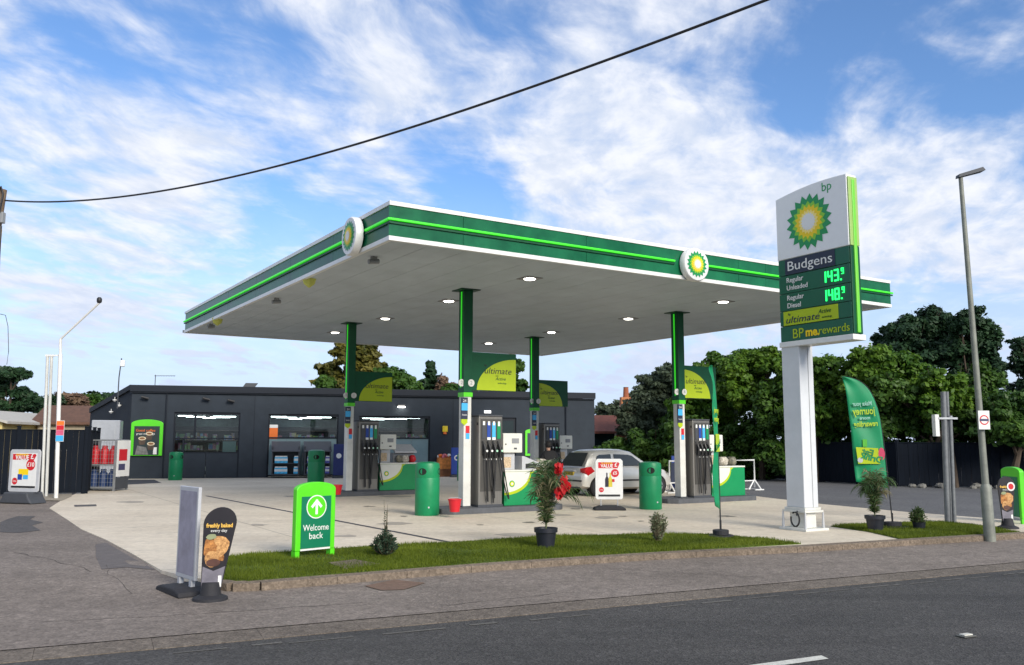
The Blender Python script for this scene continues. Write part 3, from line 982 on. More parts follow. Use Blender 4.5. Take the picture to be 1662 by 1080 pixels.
def blob(name, c, r, m, label, cat, seed, parent=None, group=None):
    """lumpy filled bag"""
    q = random.Random(seed); mb = MB(); n, k = 12, 7; v = []
    for j in range(k + 1):
        ph = math.pi * j / k - math.pi / 2
        for i in range(n):
            th = 2 * math.pi * i / n; w = 1 + q.uniform(-.12, .12)
            v.append((r[0] * math.cos(ph) ** .7 * math.cos(th) * w if abs(math.cos(ph)) > 1e-6 else 0, r[1] * abs(math.cos(ph)) ** .7 * math.sin(th) * w, r[2] * (math.sin(ph) + 1) * (1 if j < k else .9)))
    fs = [(j * n + i, j * n + (i + 1) % n, (j + 1) * n + (i + 1) % n, (j + 1) * n + i) for j in range(k) for i in range(n)]
    mb.add(v, fs); o = mb.build(name, m, parent, smooth=True, loc=tuple(c)); o.rotation_euler.z = q.uniform(0, 3)
    if label: tag(o, label, cat, group)
    return o


M_bag = mat('bag_beige', (.42, .36, .27), .7, var=.5, vscale=20, c2=(.75, .7, .6))
M_bagd = mat('bag_black', (.05, .05, .05), .5, var=.4, vscale=16, c2=(.3, .28, .2))
# goods on the near counter: sloping grey bin with bags
for k, lb in (('near', 'grey lidded display bin standing on the nearest counter'), ('left', 'grey lidded display bin on the far left counter before the shop window')):
    u, v = COLS[k]; P = cuv(u, v, .127 + .82)
    t = thing('display_bin', lb, 'display bin', tuple(P), HC, 'grey display bins on the counters')
    if k == 'near':
        MB().prism([(1.45, .002), (2.0, .002), (1.95, .16), (1.50, .32), (1.45, .32)], 'y', -.2, .2).build('bin_body', M_lgrey, t)
        MB().box(1.55, -.206, .03, 1.85, -.201, .14).build('opening', M_black, t)
    else:
        MB().prism([(1.45, .002), (2.16, .002), (2.14, .3), (1.45, .3)], 'y', -.05, .22).build('bin_body', M_grey, t)
        MB().prism([(-.22, .3), (.22, .52), (.22, .56), (-.22, .34)], 'x', 1.43, 2.16).build('lid', M_lgrey, t)
for k, x, lb, s in (('near', 2.13, 'beige filled bag on the end of the nearest counter', 3), ('right', 1.95, 'beige and dark bag on the counter behind the tall green flag', 4), ('right', 1.62, 'light brown bag on the counter right beside the tall flag pole', 5)):
    u, v = COLS[k]
    blob('goods_bag', cuv(u, v, .127 + .82) + CA * x, (.15, .16, .13), M_bag if s != 4 else M_bagd, lb, 'bag', s, group='bags on the counters')
for j, (x, m_, lb) in enumerate(((1.60, M_bagd, 'dark patterned bag, left in the display bin before the shop window'), (1.80, M_bag, 'pale bag, second in the display bin before the shop window'), (2.05, M_red, 'red box-shaped bag at the right end of the far left counter'))):
    u, v = COLS['left']; blob('goods_bag', cuv(u, v, .127 + .82) + CA * x - CB * .14, (.13, .09, .12), m_, lb, 'bag', 20 + j, group='bags on the counters')

# ------------------------------------------------------------------ round green bins
M_bin = mat('bin_green', (.0, .21, .075), .42, var=.12, vscale=4, bump=.08, bscale=14)


def make_bin(px, py, label, h=1.12, face=None, px_w=None):
    P = G(px, py)
    r_ = .27
    t = thing('litter_bin', label, 'litter bin', tuple(P + Vector((0, r_, 0))), face if face is not None else rnd.uniform(-.3, .3), 'round green litter bins')
    b = MB().lathe([(r_ * .96, 0), (r_, .02), (r_, h * .70), (r_ * .99, h * .71)], (0, 0, 0), 28).build('body', M_bin, t, smooth=True)
    MB().lathe([(r_ * .985, h * .71), (r_ * 1.0, h * .72), (r_, h * .93), (r_ * .95, h * .985), (r_ * .6, h * 1.01)], (0, 0, 0), 28).build('hood', M_bin, t, smooth=True)
    for sx in (-1, 1):
        mb = MB()
        q = []
        for i in range(14):
            a = 2 * math.pi * i / 14
            th = R(-62) + sx * R(50) + math.cos(a) * R(20); zz = h * .83 + math.sin(a) * .075
            q.append((math.cos(th) * (r_ + .004), math.sin(th) * (r_ + .004), zz))
        mb.add(q, [tuple(range(14))]); mb.build('opening', mat('bin_hole', (.008, .010, .008), .9), t)
    MB().lathe([(.02, -r_ - .006), (.02, -r_ + .01)], (.05, 0, h * .16), 8, axis='y').build('lock', M_lgrey, t)
    return t


make_bin(691, 838, 'round green litter bin left of the nearest pump island', 1.15, .05)
make_bin(1059, 828, 'round green litter bin between the silver car and the right pump island', 1.12, .3)
make_bin(280, 780, 'round green litter bin against the dark shop wall under the coffee poster', 1.12, 0)
make_bin(509, 797, 'round green litter bin partly behind the welcome sign', 1.30, .6)
make_bin(752, 781, 'dark green litter bin almost hidden behind the nearest column', 1.1, .6)
make_bin(975, 781, 'green litter bin whose domed top shows above the silver car', 1.26, .1)

# red buckets
for i, (x, y) in enumerate(((738, 829), (547, 800))):
    P = G(x, y, .0)
    if i == 0: P = G(x, 831, .127)
    else: P = G(x, 803, .127)
    t = thing('fire_bucket', ['red bucket at the foot of the nearest column', 'red bucket at the foot of the far left column'][i], 'bucket', tuple(P), 0, 'red buckets on the islands')
    MB().lathe([(.10, 0), (.14, .25), (.15, .25), (.15, .27), (.13, .27), (.095, .02)], (0, 0, 0), 20).build('bucket_body', M_red, t, smooth=True)
    MB().tube([(.14 * math.cos(R(a)), -.02, .26 + .04 * math.sin(R(a))) for a in range(0, 181, 20)], .006, 5).build('handle', M_lgrey, t)

# ------------------------------------------------------------------ shop building
HB = R(15)
BA = Vector((math.cos(HB), math.sin(HB), 0)); BB = Vector((-math.sin(HB), math.cos(HB), 0))
B0 = Vector((-15.95, 36.9, 0))


def BL(px, py, dy=0.0):
    p = hit(px, py, B0 + BB * dy, BB); return (p - B0).dot(BA), p.z


def BW(s, y, z): return B0 + BA * s + BB * y + Vector((0, 0, z))


M_wall = mat('charcoal_render', (.032, .040, .051), .85, spec=.2, var=.14, vscale=1.6, bump=.25, bscale=30)
M_wtrim = mat('charcoal_trim', (.010, .014, .022), .6, spec=.25, var=.1)
bl = thing('shop_building', 'long low charcoal shop building with three lit windows behind the pumps', 'building', B0, HB)
BLEN = BL(965, 700)[0]; BH = 3.62; BT = 3.9
op = []
for x0, y0, x1, y1 in ((283, 669, 386, 776), (436, 672, 547, 777), (583, 675, 697, 776)):
    s0, zt = BL(x0, y0); s1, _ = BL(x1, y1); op.append((s0, s1, .02, zt))
dr0, dzt = BL(812, 678); dr1, _ = BL(838, 678); op.append((dr0, dr1, .02, dzt))
xs = sorted({0, BLEN, *[o[0] for o in op], *[o[1] for o in op]})
mb = MB()
for a_, b_ in zip(xs, xs[1:]):
    o = [q for q in op if q[0] <= a_ + 1e-6 and q[1] >= b_ - 1e-6]
    if o:
        mb.box(a_, 0, o[0][3], b_, .3, BH)
        if o[0][2] > 0: mb.box(a_, 0, -.2, b_, .3, o[0][2])
    else: mb.box(a_, 0, -.2, b_, .3, BH)
mb.build('front_wall', M_wall, bl)
# side, rear and angled left wall
lw = Matrix.Rotation(-HB, 3, 'Z') @ (Vector((-19.9, 41.6, 0)) - B0)
mb = MB()
mb.add([(0, 0.001, -.2), (lw.x, lw.y, -.2), (lw.x, lw.y, 3.0), (0, 0.001, BT - .05), (.25, .302, -.2), (lw.x + .25, lw.y + .2, -.2), (lw.x + .25, lw.y + .2, 3.0), (.25, .302, BT - .05)],
       [(0, 1, 2, 3), (7, 6, 5, 4), (0, 4, 5, 1), (3, 2, 6, 7), (1, 5, 6, 2), (0, 3, 7, 4)])
mb.build('side_wall', M_wall, bl)
mb = MB(); mb.box(BLEN - .3, .301, -.2, BLEN, 10, BH); mb.box(lw.x, 10, -.2, BLEN, 10.3, 3.0)
mb.box(lw.x - .0, lw.y + .2, -.2, lw.x + .25, 10, 2.98)
mb.build('rear_wall', M_wall, bl)
mb = MB()
mb.add([(-.05, -.05, BT - .12), (BLEN, -.05, BT - .12), (BLEN, 10.2, 3.3), (lw.x, 10.2, 3.0), (lw.x, lw.y, 3.02), (-.05, -.05, BT - .04), (BLEN, -.05, BT - .04), (BLEN, 10.2, 3.4), (lw.x, 10.2, 3.1), (lw.x, lw.y, 3.1)],
       [(4, 3, 2, 1, 0), (5, 6, 7, 8, 9), (0, 1, 6, 5), (1, 2, 7, 6), (2, 3, 8, 7), (3, 4, 9, 8), (4, 0, 5, 9)])
mb.build('roof', M_dgrey, bl)
MB().box(-.08, -.14, BH, BLEN + .02, -.052, BT).box(-.08, -.10, BH - .05, BLEN, -.02, BH - .005).build('fascia', M_wtrim, bl, bevel=.01)
mb = MB(); d = Vector((lw.x, lw.y, 0)).normalized(); nn = Vector((-d.y, d.x, 0)) * .06
mb.add([(-nn.x - .04, -.0, BT - .2), (lw.x, lw.y, 2.86), (lw.x, lw.y, 3.08), (-.04, 0, BT + .01), (-.04 + nn.x, nn.y, BT - .2), (lw.x + nn.x, lw.y + nn.y, 2.86), (lw.x + nn.x, lw.y + nn.y, 3.08), (-.04 + nn.x, nn.y, BT + .01)],
       [(0, 1, 2, 3), (7, 6, 5, 4), (0, 4, 5, 1), (3, 2, 6, 7), (1, 5, 6, 2), (0, 3, 7, 4)])
mb.build('verge_board', M_wtrim, bl)
# inside the shop
MB().box(.31, .31, .0, BLEN - .31, 9.9, .02).build('floor', mat('shop_floor', (.30, .29, .27), .4), bl)
MB().box(.31, .31, 2.72, BLEN - .31, 9.9, 2.76).build('ceiling', mat('shop_ceiling', (.30, .31, .31), .8), bl)
MB().box(.31, 5.2, .02, BLEN - .31, 5.3, 2.98).build('partition', mat('shop_partition', (.20, .26, .26), .7, var=.2), bl)
M_prod = bpy.data.materials.new('shelf_goods'); M_prod.use_nodes = True
_t = M_prod.node_tree; _b = _t.nodes['Principled BSDF']
_c = _t.nodes.new('ShaderNodeTexCoord'); _m = _t.nodes.new('ShaderNodeMapping'); _m.inputs[3].default_value = (7, 7, 5)
_v = _t.nodes.new('ShaderNodeTexVoronoi'); _v.distance = 'CHEBYCHEV'; _v.inputs['Scale'].default_value = 1.0; _v.inputs['Randomness'].default_value = .6
_h = _t.nodes.new('ShaderNodeHueSaturation'); _h.inputs['Saturation'].default_value = .7; _h.inputs['Value'].default_value = .55
_t.links.new(_c.outputs['Object'], _m.inputs[0]); _t.links.new(_m.outputs[0], _v.inputs['Vector']); _t.links.new(_v.outputs['Color'], _h.inputs['Color']); _t.links.new(_h.outputs[0], _b.inputs['Base Color'])
M_tube = mat('strip_light', (1, 1, 1), .5, var=0, emit=11, ecol=(.95, 1, 1))
rr = random.Random(11)
for i, (s0, s1) in enumerate([(op[0][0] - .3, op[0][1] + .8), (op[1][0] - .8, op[1][1] + .3), (op[2][0] - .6, op[2][1] + .4)]):
    k = i + 1
    sh = thing('shop_shelf', ['tall shelf of goods seen through the left shop window', 'tall shelf of goods seen through the middle shop window', 'tall shelf of goods seen through the right shop window'][i], 'shelf', tuple(BW(s0, 3.4, .021)), HB, 'shelves inside the shop')
    w = s1 - s0
    MB().box(0, .28, 0, w, .36, 2.2).build('back_panel', M_dgrey, sh)
    mb = MB()
    for z in (.15, .62, 1.1, 1.55, 2.0): mb.box(0, -.1, z, w, .27, z + .03)
    mb.build('shelf_boards', mat('shelf_board', (.12, .10, .09), .5), sh)
    mb = MB(); x = .05
    for z in (.18, .65, 1.13, 1.58):
        x = .05
        while x < w - .3:
            ww = rr.uniform(.12, .35)
            if rr.random() < .85: mb.box(x, .0 + rr.uniform(-.06, .05), z + .001, x + ww - .02, .25, z + rr.uniform(.18, .36))
            x += ww
    mb.build('goods', M_prod, sh)
n_l = 0
for (s0, s1, z0, z1) in op[:3]:
    for (f0, f1, yy) in ((.03, .26, .6), (.10, .42, 2.0), (.55, .92, 1.2), (.46, .80, 2.9), (.30, .52, 4.4)):
        n_l += 1
        a_ = s0 + (s1 - s0) * f0; b_ = s0 + (s1 - s0) * f1
        t = thing('strip_light', 'lit ceiling strip light seen through a shop window', 'ceiling light', tuple(BW(a_, yy, 2.655)), HB, 'strip lights inside the shop')
        MB().box(0, -.05, 0, b_ - a_, .05, .055).build('housing', M_lgrey, t)
        MB().box(.02, -.04, -.03, b_ - a_ - .02, .04, -.001).build('tube', M_tube, t)
M_gl = glass_mat('window_glass', (.80, .86, .86), .035)
M_frost = mat('window_vinyl', (.16, .24, .26), .5, var=.08, vscale=1.5)
# windows
for i, (s0, s1, z0, z1) in enumerate(op[:3]):
    fr = MB(); t_ = .06
    zsill = BL(300, 734)[1] if i == 0 else .12
    zmid = BL(300, 712)[1] if i == 0 else BL(500, 711)[1]
    fr.box(s0 + .001, .06, z1 - t_ - .04, s1 - .001, .16, z1 - .001).box(s0 + .001, .06, z0, s0 + t_, .16, z1 - .1).box(s1 - t_, .06, z0, s1 - .001, .16, z1 - .1)
    fr.box(s0 + t_, .06, zmid - .03, s1 - t_, .155, zmid + .03).box(s0 + t_, .06, zsill - .06, s1 - t_, .15, zsill)
    if i == 0: fr.box(s0 + (s1 - s0) * .30, .065, zmid, s0 + (s1 - s0) * .33, .15, z1 - .1).box(s0 + (s1 - s0) * .14, .065, zsill, s0 + (s1 - s0) * .17, .15, zmid - .031)
    fo = fr.build('window_frame', M_wtrim, bl)
    MB().box(s0 + t_, .10, (zmid + .03 if i else zsill), s1 - t_, .108, z1 - .1).build('pane', M_gl, fo)
    if i == 0:
        MB().box(s0 + t_, .05, z0, (s0 + s1) / 2 - .01, .14, zsill - .06).build('panel', M_wall, fo)
        MB().box((s0 + s1) / 2 + .01, .05, z0, s1 - t_, .14, zsill - .06).build('panel', M_wall, fo)
        a, _ = BL(362, 700); b, z = BL(383, 716); MB().box(a, .2, zsill, b, .22, z - .02).build('lower_panel', M_frost, fo)
    else:
        for q in range(4):
            a = s0 + t_ + (s1 - s0 - 2 * t_) * q / 4; b = s0 + t_ + (s1 - s0 - 2 * t_) * (q + 1) / 4
            MB().box(a + .004, .09, .12, b - .004, .11, zmid - .03).build('vinyl_panel', M_frost, fo)
sd_ = BL(918, 700)[0]
MB().tube([(sd_, -.05, .05), (sd_, -.05, BH - .06)], .035, 8).build('downpipe', M_wtrim, bl)
MB().tube([(BL(268, 700)[0], -.04, .05), (BL(268, 700)[0], -.04, BH - .06)], .03, 8).build('downpipe', M_wtrim, bl)
for q_ in (BL(412, 700)[0], BL(563, 700)[0], BL(735, 700)[0]): MB().box(q_ - .012, -.006, .0, q_ + .012, -.001, BH - .06).build('wall_joint', M_wtrim, bl)
# door in the right part
d0 = MB().box(dr0 + .001, .08, .03, dr1 - .001, .13, dzt - .001).build('door', M_wtrim, bl)
MB().box(dr0 + .12, .07, 1.1, dr1 - .12, .079, dzt - .15).build('glazing', mat('dark_glass', (.01, .02, .022), .08, var=0), d0)

# fittings on the shop wall (each its own thing)
def on_wall(name, px, py, label, cat, group=None):
    s, z = BL(px, py); return thing(name, label, cat, tuple(BW(s, 0, z)), HB, group)


t = on_wall('poster_frame', 237, 740, 'lime green framed poster of coffee cups on the dark shop wall', 'poster')
s0, zt = BL(213, 680); s1, zb = BL(262, 739); w = (s1 - s0) / 2; h = zt - zb


def arch(w, h, rise, z0=0): return [(-w, z0), (w, z0), (w, z0 + h - rise)] + [(w * math.cos(R(a)), z0 + h - rise + rise * math.sin(R(a))) for a in range(15, 166, 15)] + [(-w, z0 + h - rise)]


MB().prism(arch(w, h, .18), 'y', -.10, -.002).build('frame', M_lime, t, bevel=.015)
MB().box(-w + .13, -.108, .03, w - .13, -.101, h - .28).build('poster', mat('poster_dark', (.015, .03, .03), .4), t)
ps = mat('poster_grey', (.16, .16, .15), .6, var=.5, vscale=8)
pb = MB().flat([(-.42, .05), (.10, .05), (.0, .35), (-.35, .42)], -.110).build('printed_board', ps, t)
for k, (cx, cz, r_) in enumerate(((-.17, .72, .15), (.10, .92, .14), (.18, .50, .15))):
    cu = MB().flat([(cx - r_, cz), (cx + r_, cz), (cx + r_ * .7, cz - .26), (cx - r_ * .7, cz - .26)], -.1115).flat(circle(cx, cz, r_, .075), -.114, 1).flat(circle(cx, cz, r_ * .72, .045), -.1165, 2)
    cu.build('printed_cup', [mat('cup_brown', (.07, .045, .03), .6, var=.5), M_cream, mat('coffee', (.25, .11, .04), .6, var=.4, vscale=14)], t)
text('Good coffee', -.05, h - .46, -.112, .15, M_orange, t); text('great mornings', -.05, h - .60, -.112, .12, M_text, t)
MB().box(.28, -.1105, .06, .42, -.108, .35).build('price_box', M_text, t)
t = on_wall('sign_box', 866, 740, 'tall lime framed dark sign on the shop wall between the near and far columns', 'sign')
MB().prism(arch(.42, 1.25, .12), 'y', -.06, -.002).build('frame', M_lime, t)
MB().box(-.32, -.066, .1, .32, -.061, 1.05).build('panel', M_navy, t)
t = on_wall('alarm_box', 722, 697, 'small yellow alarm box on the dark shop wall', 'alarm')
MB().box(-.12, -.1, -.12, .12, 0, .15).build('box', mat('alarm_yellow', (.75, .55, .02), .5), t, bevel=.02); MB().box(-.07, -.08, -.22, .07, 0, -.121).build('strobe', M_orange, t)
t = on_wall('bulkhead_light', 791, 669, 'small lit white bulkhead light high on the shop wall', 'wall light')
MB().box(-.15, -.08, -.05, .15, -.02, .06).build('diffuser', mat('bulkhead', (1, 1, 1), .5, var=0, emit=1.5), t); MB().box(-.17, -.02, -.07, .17, 0, .08).build('back_plate', M_grey, t)
t = on_wall('wall_floodlight', 651, 659, 'bright lit floodlight on the shop wall above the right window', 'floodlight')
MB().box(-.17, -.22, -.03, .17, -.03, .07).build('housing', M_dgrey, t); MB().box(-.15, -.24, -.08, .15, -.06, -.031).build('lens', mat('flood_lens', (1, .97, .9), .4, var=0, emit=14, ecol=(1, .95, .85)), t)
for i, (x, y) in enumerate(((237, 646), (336, 648), (376, 651))):
    t = on_wall('wall_camera', x, y, ['black camera high on the shop wall above the coffee poster', 'small black camera above the left shop window, left one', 'small black camera above the left shop window, right one'][i], 'camera', 'cameras on the shop wall')
    MB().tube([(-.16, -.2, .03), (.12, -.14, -.04)], .055, 8).build('body', M_black, t); MB().box(.0, -.14, -.03, .06, 0, .02).build('arm', M_black, t)
s, z = BL(404, 630)
t = thing('roof_lamp', 'dark tilted floodlight standing on the roof edge', 'floodlight', tuple(BW(s, .3, BT - .05)), HB)
MB().add([(-.3, 0, .02), (.2, 0, .02), (.36, .0, .24), (-.15, 0, .24), (-.3, .2, .02), (.2, .2, .02), (.36, .25, .24), (-.15, .25, .24)], [(0, 1, 2, 3), (7, 6, 5, 4), (0, 4, 5, 1), (1, 5, 6, 2), (2, 6, 7, 3), (3, 7, 4, 0)]).build('housing', M_dgrey, t)
MB().box(-.06, .05, -.02, .06, .12, .03).build('bracket', M_grey, t)
s, z = BL(236, 627)
t = thing('television_aerial', 'thin television aerial on the left end of the shop roof', 'aerial', tuple(BW(s, 3, 3.55)), HB)
MB().tube([(0, 0, 0), (0, 0, 1.0)], .018, 6).build('mast', M_dgrey, t)
mb = MB().tube([(-.05, 0, .95), (.85, 0, .97)], .012, 5)
for q in range(8): mb.tube([(.02 + q * .11, -.18, .955), (.02 + q * .11, .18, .955)], .008, 4)
mb.build('antenna', M_dgrey, t)
s, z = BL(191, 650)
t = thing('mast_light', 'white lamp on a tall thin mast at the left corner of the shop', 'lamp', tuple(BW(s + .02, -.12, 2.9)), HB)
MB().tube([(0, 0, 0), (0, 0, 1.3), (.06, 0, 2.1)], .025, 6).build('mast', M_dgrey, t)
MB().box(.02, -.08, 1.75, .2, .06, 2.02).build('lamp', M_white, t, bevel=.03)
for i, (q, zz) in enumerate(((.32, 3.0), (.62, 2.75), (.5, 3.25))):
    P = B0 + (Vector((-19.9, 41.6, 0)) - B0) * q * .6; w_ = (Vector((-19.9, 41.6, 0)) - B0).normalized()
    t = thing('wall_fitting', ['small white lamp fitting on the angled left shop wall, lowest', 'small white bracket on the angled left shop wall, farthest', 'thin white bracket on the angled left shop wall, highest'][i], 'fitting', (P.x - .12, P.y - .1, zz), HB, 'fittings on the angled wall')
    MB().lathe([(.03, 0), (.09, .06), (.09, .1)], n=12).build('shade', M_white, t); MB().tube([(0, 0, .09), (0, 0, .2)], .015, 5).build('stem', M_white, t)


# posters and goods stands in front of the shop
def ice_stand(px0, px1, yb, yt, label, cols_):
    s0, _ = BL(px0, yb, -.7); s1, _ = BL(px1, yb, -.7); w = s1 - s0
    t = thing('display_stand', label, 'display stand', tuple(BW(s0, -.7, 0)), HB, 'stands of bottles in front of the middle window')
    MB().box(0, 0, .12, .05, .55, 1.35).box(w - .05, 0, .12, w, .55, 1.35).build('side_panels', M_dgrey, t)
    MB().box(.05, .5, .12, w - .05, .55, 1.3).build('back_panel', M_dgrey, t)
    MB().add([(-.03, -.06, 1.12), (w + .03, -.06, 1.12), (w + .03, .56, 1.52), (-.03, .56, 1.52), (-.03, -.06, 1.16), (w + .03, -.06, 1.16), (w + .03, .56, 1.56), (-.03, .56, 1.56)], [(3, 2, 1, 0), (4, 5, 6, 7), (0, 1, 5, 4), (1, 2, 6, 5), (2, 3, 7, 6), (3, 0, 4, 7)]).build('lid', mat('lid_grey', (.07, .075, .09), .5), t)
    mb = MB()
    for z in (.15, .60): mb.box(.05, .0, z, w - .05, .5, z + .03)
    mb.build('shelf', M_dgrey, t)
    MB().box(.05, -.01, .12, w - .05, 0, .17).build('kick_plate', M_dgrey, t)
    for z in (.181, .631):
        for q in range(5):
            if q == 3: continue
            x = .12 + (w - .3) * q / 5 + (.12 if q == 4 else 0)
            pk = thing('bottle_pack', '', 'bottles', tuple(BW(s0 + x, -.68, z)), HB, 'packs of screenwash and water bottles on the stands')
            pk['label'] = 'shrink-wrapped pack of %s bottles on the %s shelf of the %s dark stand' % (cols_[2], 'lower' if z < .4 else 'upper', cols_[3])
            bd = MB().box(0, .02, 0, .20, .22, .26).build('bottles', cols_[0], pk, bevel=.02)
            MB().box(.005, .012, .10, .195, .019, .2).build('wrap_band', cols_[1], pk)
            MB().box(.02, .03, .261, .18, .2, .31).build('caps', M_text, pk)
    return t


ice_stand(440, 485, 776, 728, 'dark sloping-lidded stand of blue bottles, left of the pair', (mat('bottle_blue', (.06, .45, .75), .35, var=.3, vscale=14), M_text, 'pale blue', 'left'))
ice_stand(493, 536, 776, 728, 'dark sloping-lidded stand of purple bottles, right of the pair', (mat('bottle_violet', (.10, .12, .45), .35, var=.3, vscale=14), M_text, 'violet', 'right'))
# orange cardboard flower and fruit display
P = B0 + BA * BL(711, 770, -.5)[0] - BB * .5
t = thing('cardboard_display', 'orange and brown cardboard display heaped with wrapped flowers by the shop wall', 'display', tuple(P), HB)
MB().box(0, 0, 0, .62, .5, .34).build('lower_tray', mat('tray_brown', (.20, .08, .03), .7, var=.4), t)
MB().box(.02, .02, .345, .60, .48, .85).build('upper_tray', mat('tray_orange', (.62, .22, .05), .7, var=.4, vscale=9), t)
mb = MB()
for q in range(26):
    x, y = rr.uniform(.05, .57), rr.uniform(.05, .42); r_ = rr.uniform(.05, .09); z = rr.uniform(.86, .98)
    mb.lathe([(r_ * .5, -r_), (r_, 0), (r_ * .6, r_ * .8)], (x, y, z), 7, rr.randrange(3))
mb.build('wrapped_flowers', [M_text, mat('flower_pink', (.7, .2, .25), .7), M_orange], t)


def aboard(name, P, rz, label, w, h, panel, group=None):
    t = thing(name, label, 'sign', tuple(P), rz, group)
    MB().box(-w / 2, -.03, .12, w / 2, .03, h).build('panel', panel, t, bevel=.01)
    MB().box(-w / 2 - .02, -.18, 0, w / 2 + .02, .18, .10).build('foot', M_dgrey, t)
    return t


P = G(742, 792); P = BW(BL(741, 772, -1.0)[0], -1.0, 0)
t = aboard('notice_board', P, HB, 'small royal blue notice board by the flower display', .5, 1.3, M_blue)
MB().flat(circle(0, .85, .12), -.034).build('printed_ring', M_text, t); MB().flat(circle(0, .85, .07), -.036).build('printed_centre', M_blue, t)
P = BW(BL(549, 772, -1.0)[0], -1.0, 0)
t = aboard('notice_board', P, HB, 'small navy notice board right of the bottle stands', .45, 1.45, mat('navy_notice', (.01, .02, .12), .5))
MB().flat(circle(0, .95, .11), -.034).build('printed_ring', M_text, t)
s, z = BL(440, 700)
t = thing('window_poster', 'orange and white sticker inside the middle shop window', 'poster', tuple(BW(s, .085, z)), HB)
MB().box(-.12, 0, -.34, .28, .006, .28).build('sheet', M_orange, t); MB().box(-.12, -.003, .14, .28, -.001, .28).build('heading', M_text, t)

# ------------------------------------------------------------------ price sign
NP = G(1306, 863)
HT = R(30)
TA = Vector((math.cos(HT), math.sin(HT), 0)); TB = Vector((-math.sin(HT), math.cos(HT), 0))
tm = thing('price_sign', 'tall white and green fuel price sign on a single white post at the roadside', 'price sign', tuple(NP + TA * .24 + TB * .24), HT - R(90))
# local frame of the sign: x runs from the far end to the road, -y is the printed face
# post
px0 = -.23; px1 = .20
zs0 = zat(561, NP)
zbt = zs0
MB().box(px0, -.17, .42, px1, .20, zbt + .02).build('post', mat('sign_white', (.60, .62, .64), .4, var=.08, vscale=2), tm, bevel=.012)
MB().box(px1 - .004, .05, .42, px1 + .006, .06, zbt - .02).build('post_seam', M_grey, tm)
MB().box(px0 - .10, -.29, .0, px1 + .12, .32, .045).build('base_plate', M_offw, tm, bevel=.006)
MB().box(px0 + .03, -.13, .045, px1 - .03, .16, .36).build('base_box', M_offw, tm, bevel=.01)
MB().box(px0 - .06, -.23, .33, px1 + .06, .26, .37).build('flange', M_offw, tm, bevel=.005)
MB().box(px0 - .03, -.2, .371, px1 + .03, .23, .42).build('flange', M_offw, tm, bevel=.005)
for sx in (px0 - .05, px1 + .05):
    for sy in (-.22, .25): MB().lathe([(.025, .045), (.025, .12), (.015, .33)], (sx, sy, 0), 8).build('bolt', M_lgrey, tm)
MB().tube([(.0 + .1 * math.cos(R(a)) + .08, -.30 - .0 * a, .21 + .13 * math.sin(R(a))) for a in range(-200, 140, 17)], .016, 6).tube([(.10, -.26, .36), (.12, -.30, .28)], .014, 6).build('cable_loop', M_black, tm, smooth=True)
# cabinet
SW = 1.68; sx0 = px0 - .02; sx1 = sx0 + SW
Htop = 6.45
zl = 5.13
zb = zbt
h_ = zl - (zb + .10)
MB().box(sx0, -.20, zb, sx1 + .03, .14, zb + .10).build('bottom_trim', M_white, tm, bevel=.008)


def arcz(x):  # curved top edge, rising to the road end
    f_ = (x - sx0) / SW
    return Htop - .10 * (1 - f_) ** 2.0 + .03 * math.sin(math.pi * f_)


tp = [(sx0, zl + .001), (sx1, zl + .001)] + [(x, arcz(x)) for x in np.linspace(sx1, sx0, 14)]
MB().prism(tp, 'y', -.17, .10).build('white_cabinet', mat('sign_face', (.66, .67, .68), .35, var=.03, emit=.06), tm, bevel=.012)
nrow = [(0, .20), (.20, .42), (.42, .63), (.63, .81), (.81, 1.0)]
for a_, b_ in nrow:
    MB().box(sx0 + .01, -.16, zl - h_ * b_ + .006, sx1 - .01, .09, zl - h_ * a_ - .004).build('green_panel', M_dgreen2 if False else mat('sign_green', (.0, .10, .05), .35, var=.06), tm, bevel=.006)
cyc = (-.01 + .2) / 2
MB().box(sx1 + .001, -.075, zb + .13, sx1 + .045, .005, Htop - .10).build('light_strip', mat('strip_green', (.14, .48, .03), .4, var=0, emit=.15, ecol=(.08, .7, .02)), tm, bevel=.012)
MB().box(sx1 + .001, -.155, zl, sx1 + .03, .085, Htop - .05).build('end_cap', mat('lime_end', (.30, .46, .12), .4, var=.05), tm, bevel=.01)
MB().box(sx1 - .009, -.155, zb + .11, sx1 + .02, .085, zl - .005).build('end_cap', M_dgreen, tm, bevel=.01)
fy = -.1725
sc_x = (sx0 + sx1) / 2
sunburst(tm, sc_x - .04, zl + .62, .54, fy, .003)
text('bp', sc_x + .40, Htop - .13, fy, .24, M_dgreen2, tm)
fy = -.163


def row(i): a_, b_ = nrow[i]; return zl - h_ * (a_ + b_) / 2


bp_ = MB().box(sx0 + .18, -.168, row(0) - .15, sx1 - .32, -.161, row(0) + .15).build('name_panel', M_navy, tm)
text('Budgens', sc_x - .07, row(0) - .0, -.172, .26, M_text, bp_, width=1.05)
M_led = mat('led_green', (.0, .9, .1), .5, var=0, emit=1.6, ecol=(.02, 1, .16))


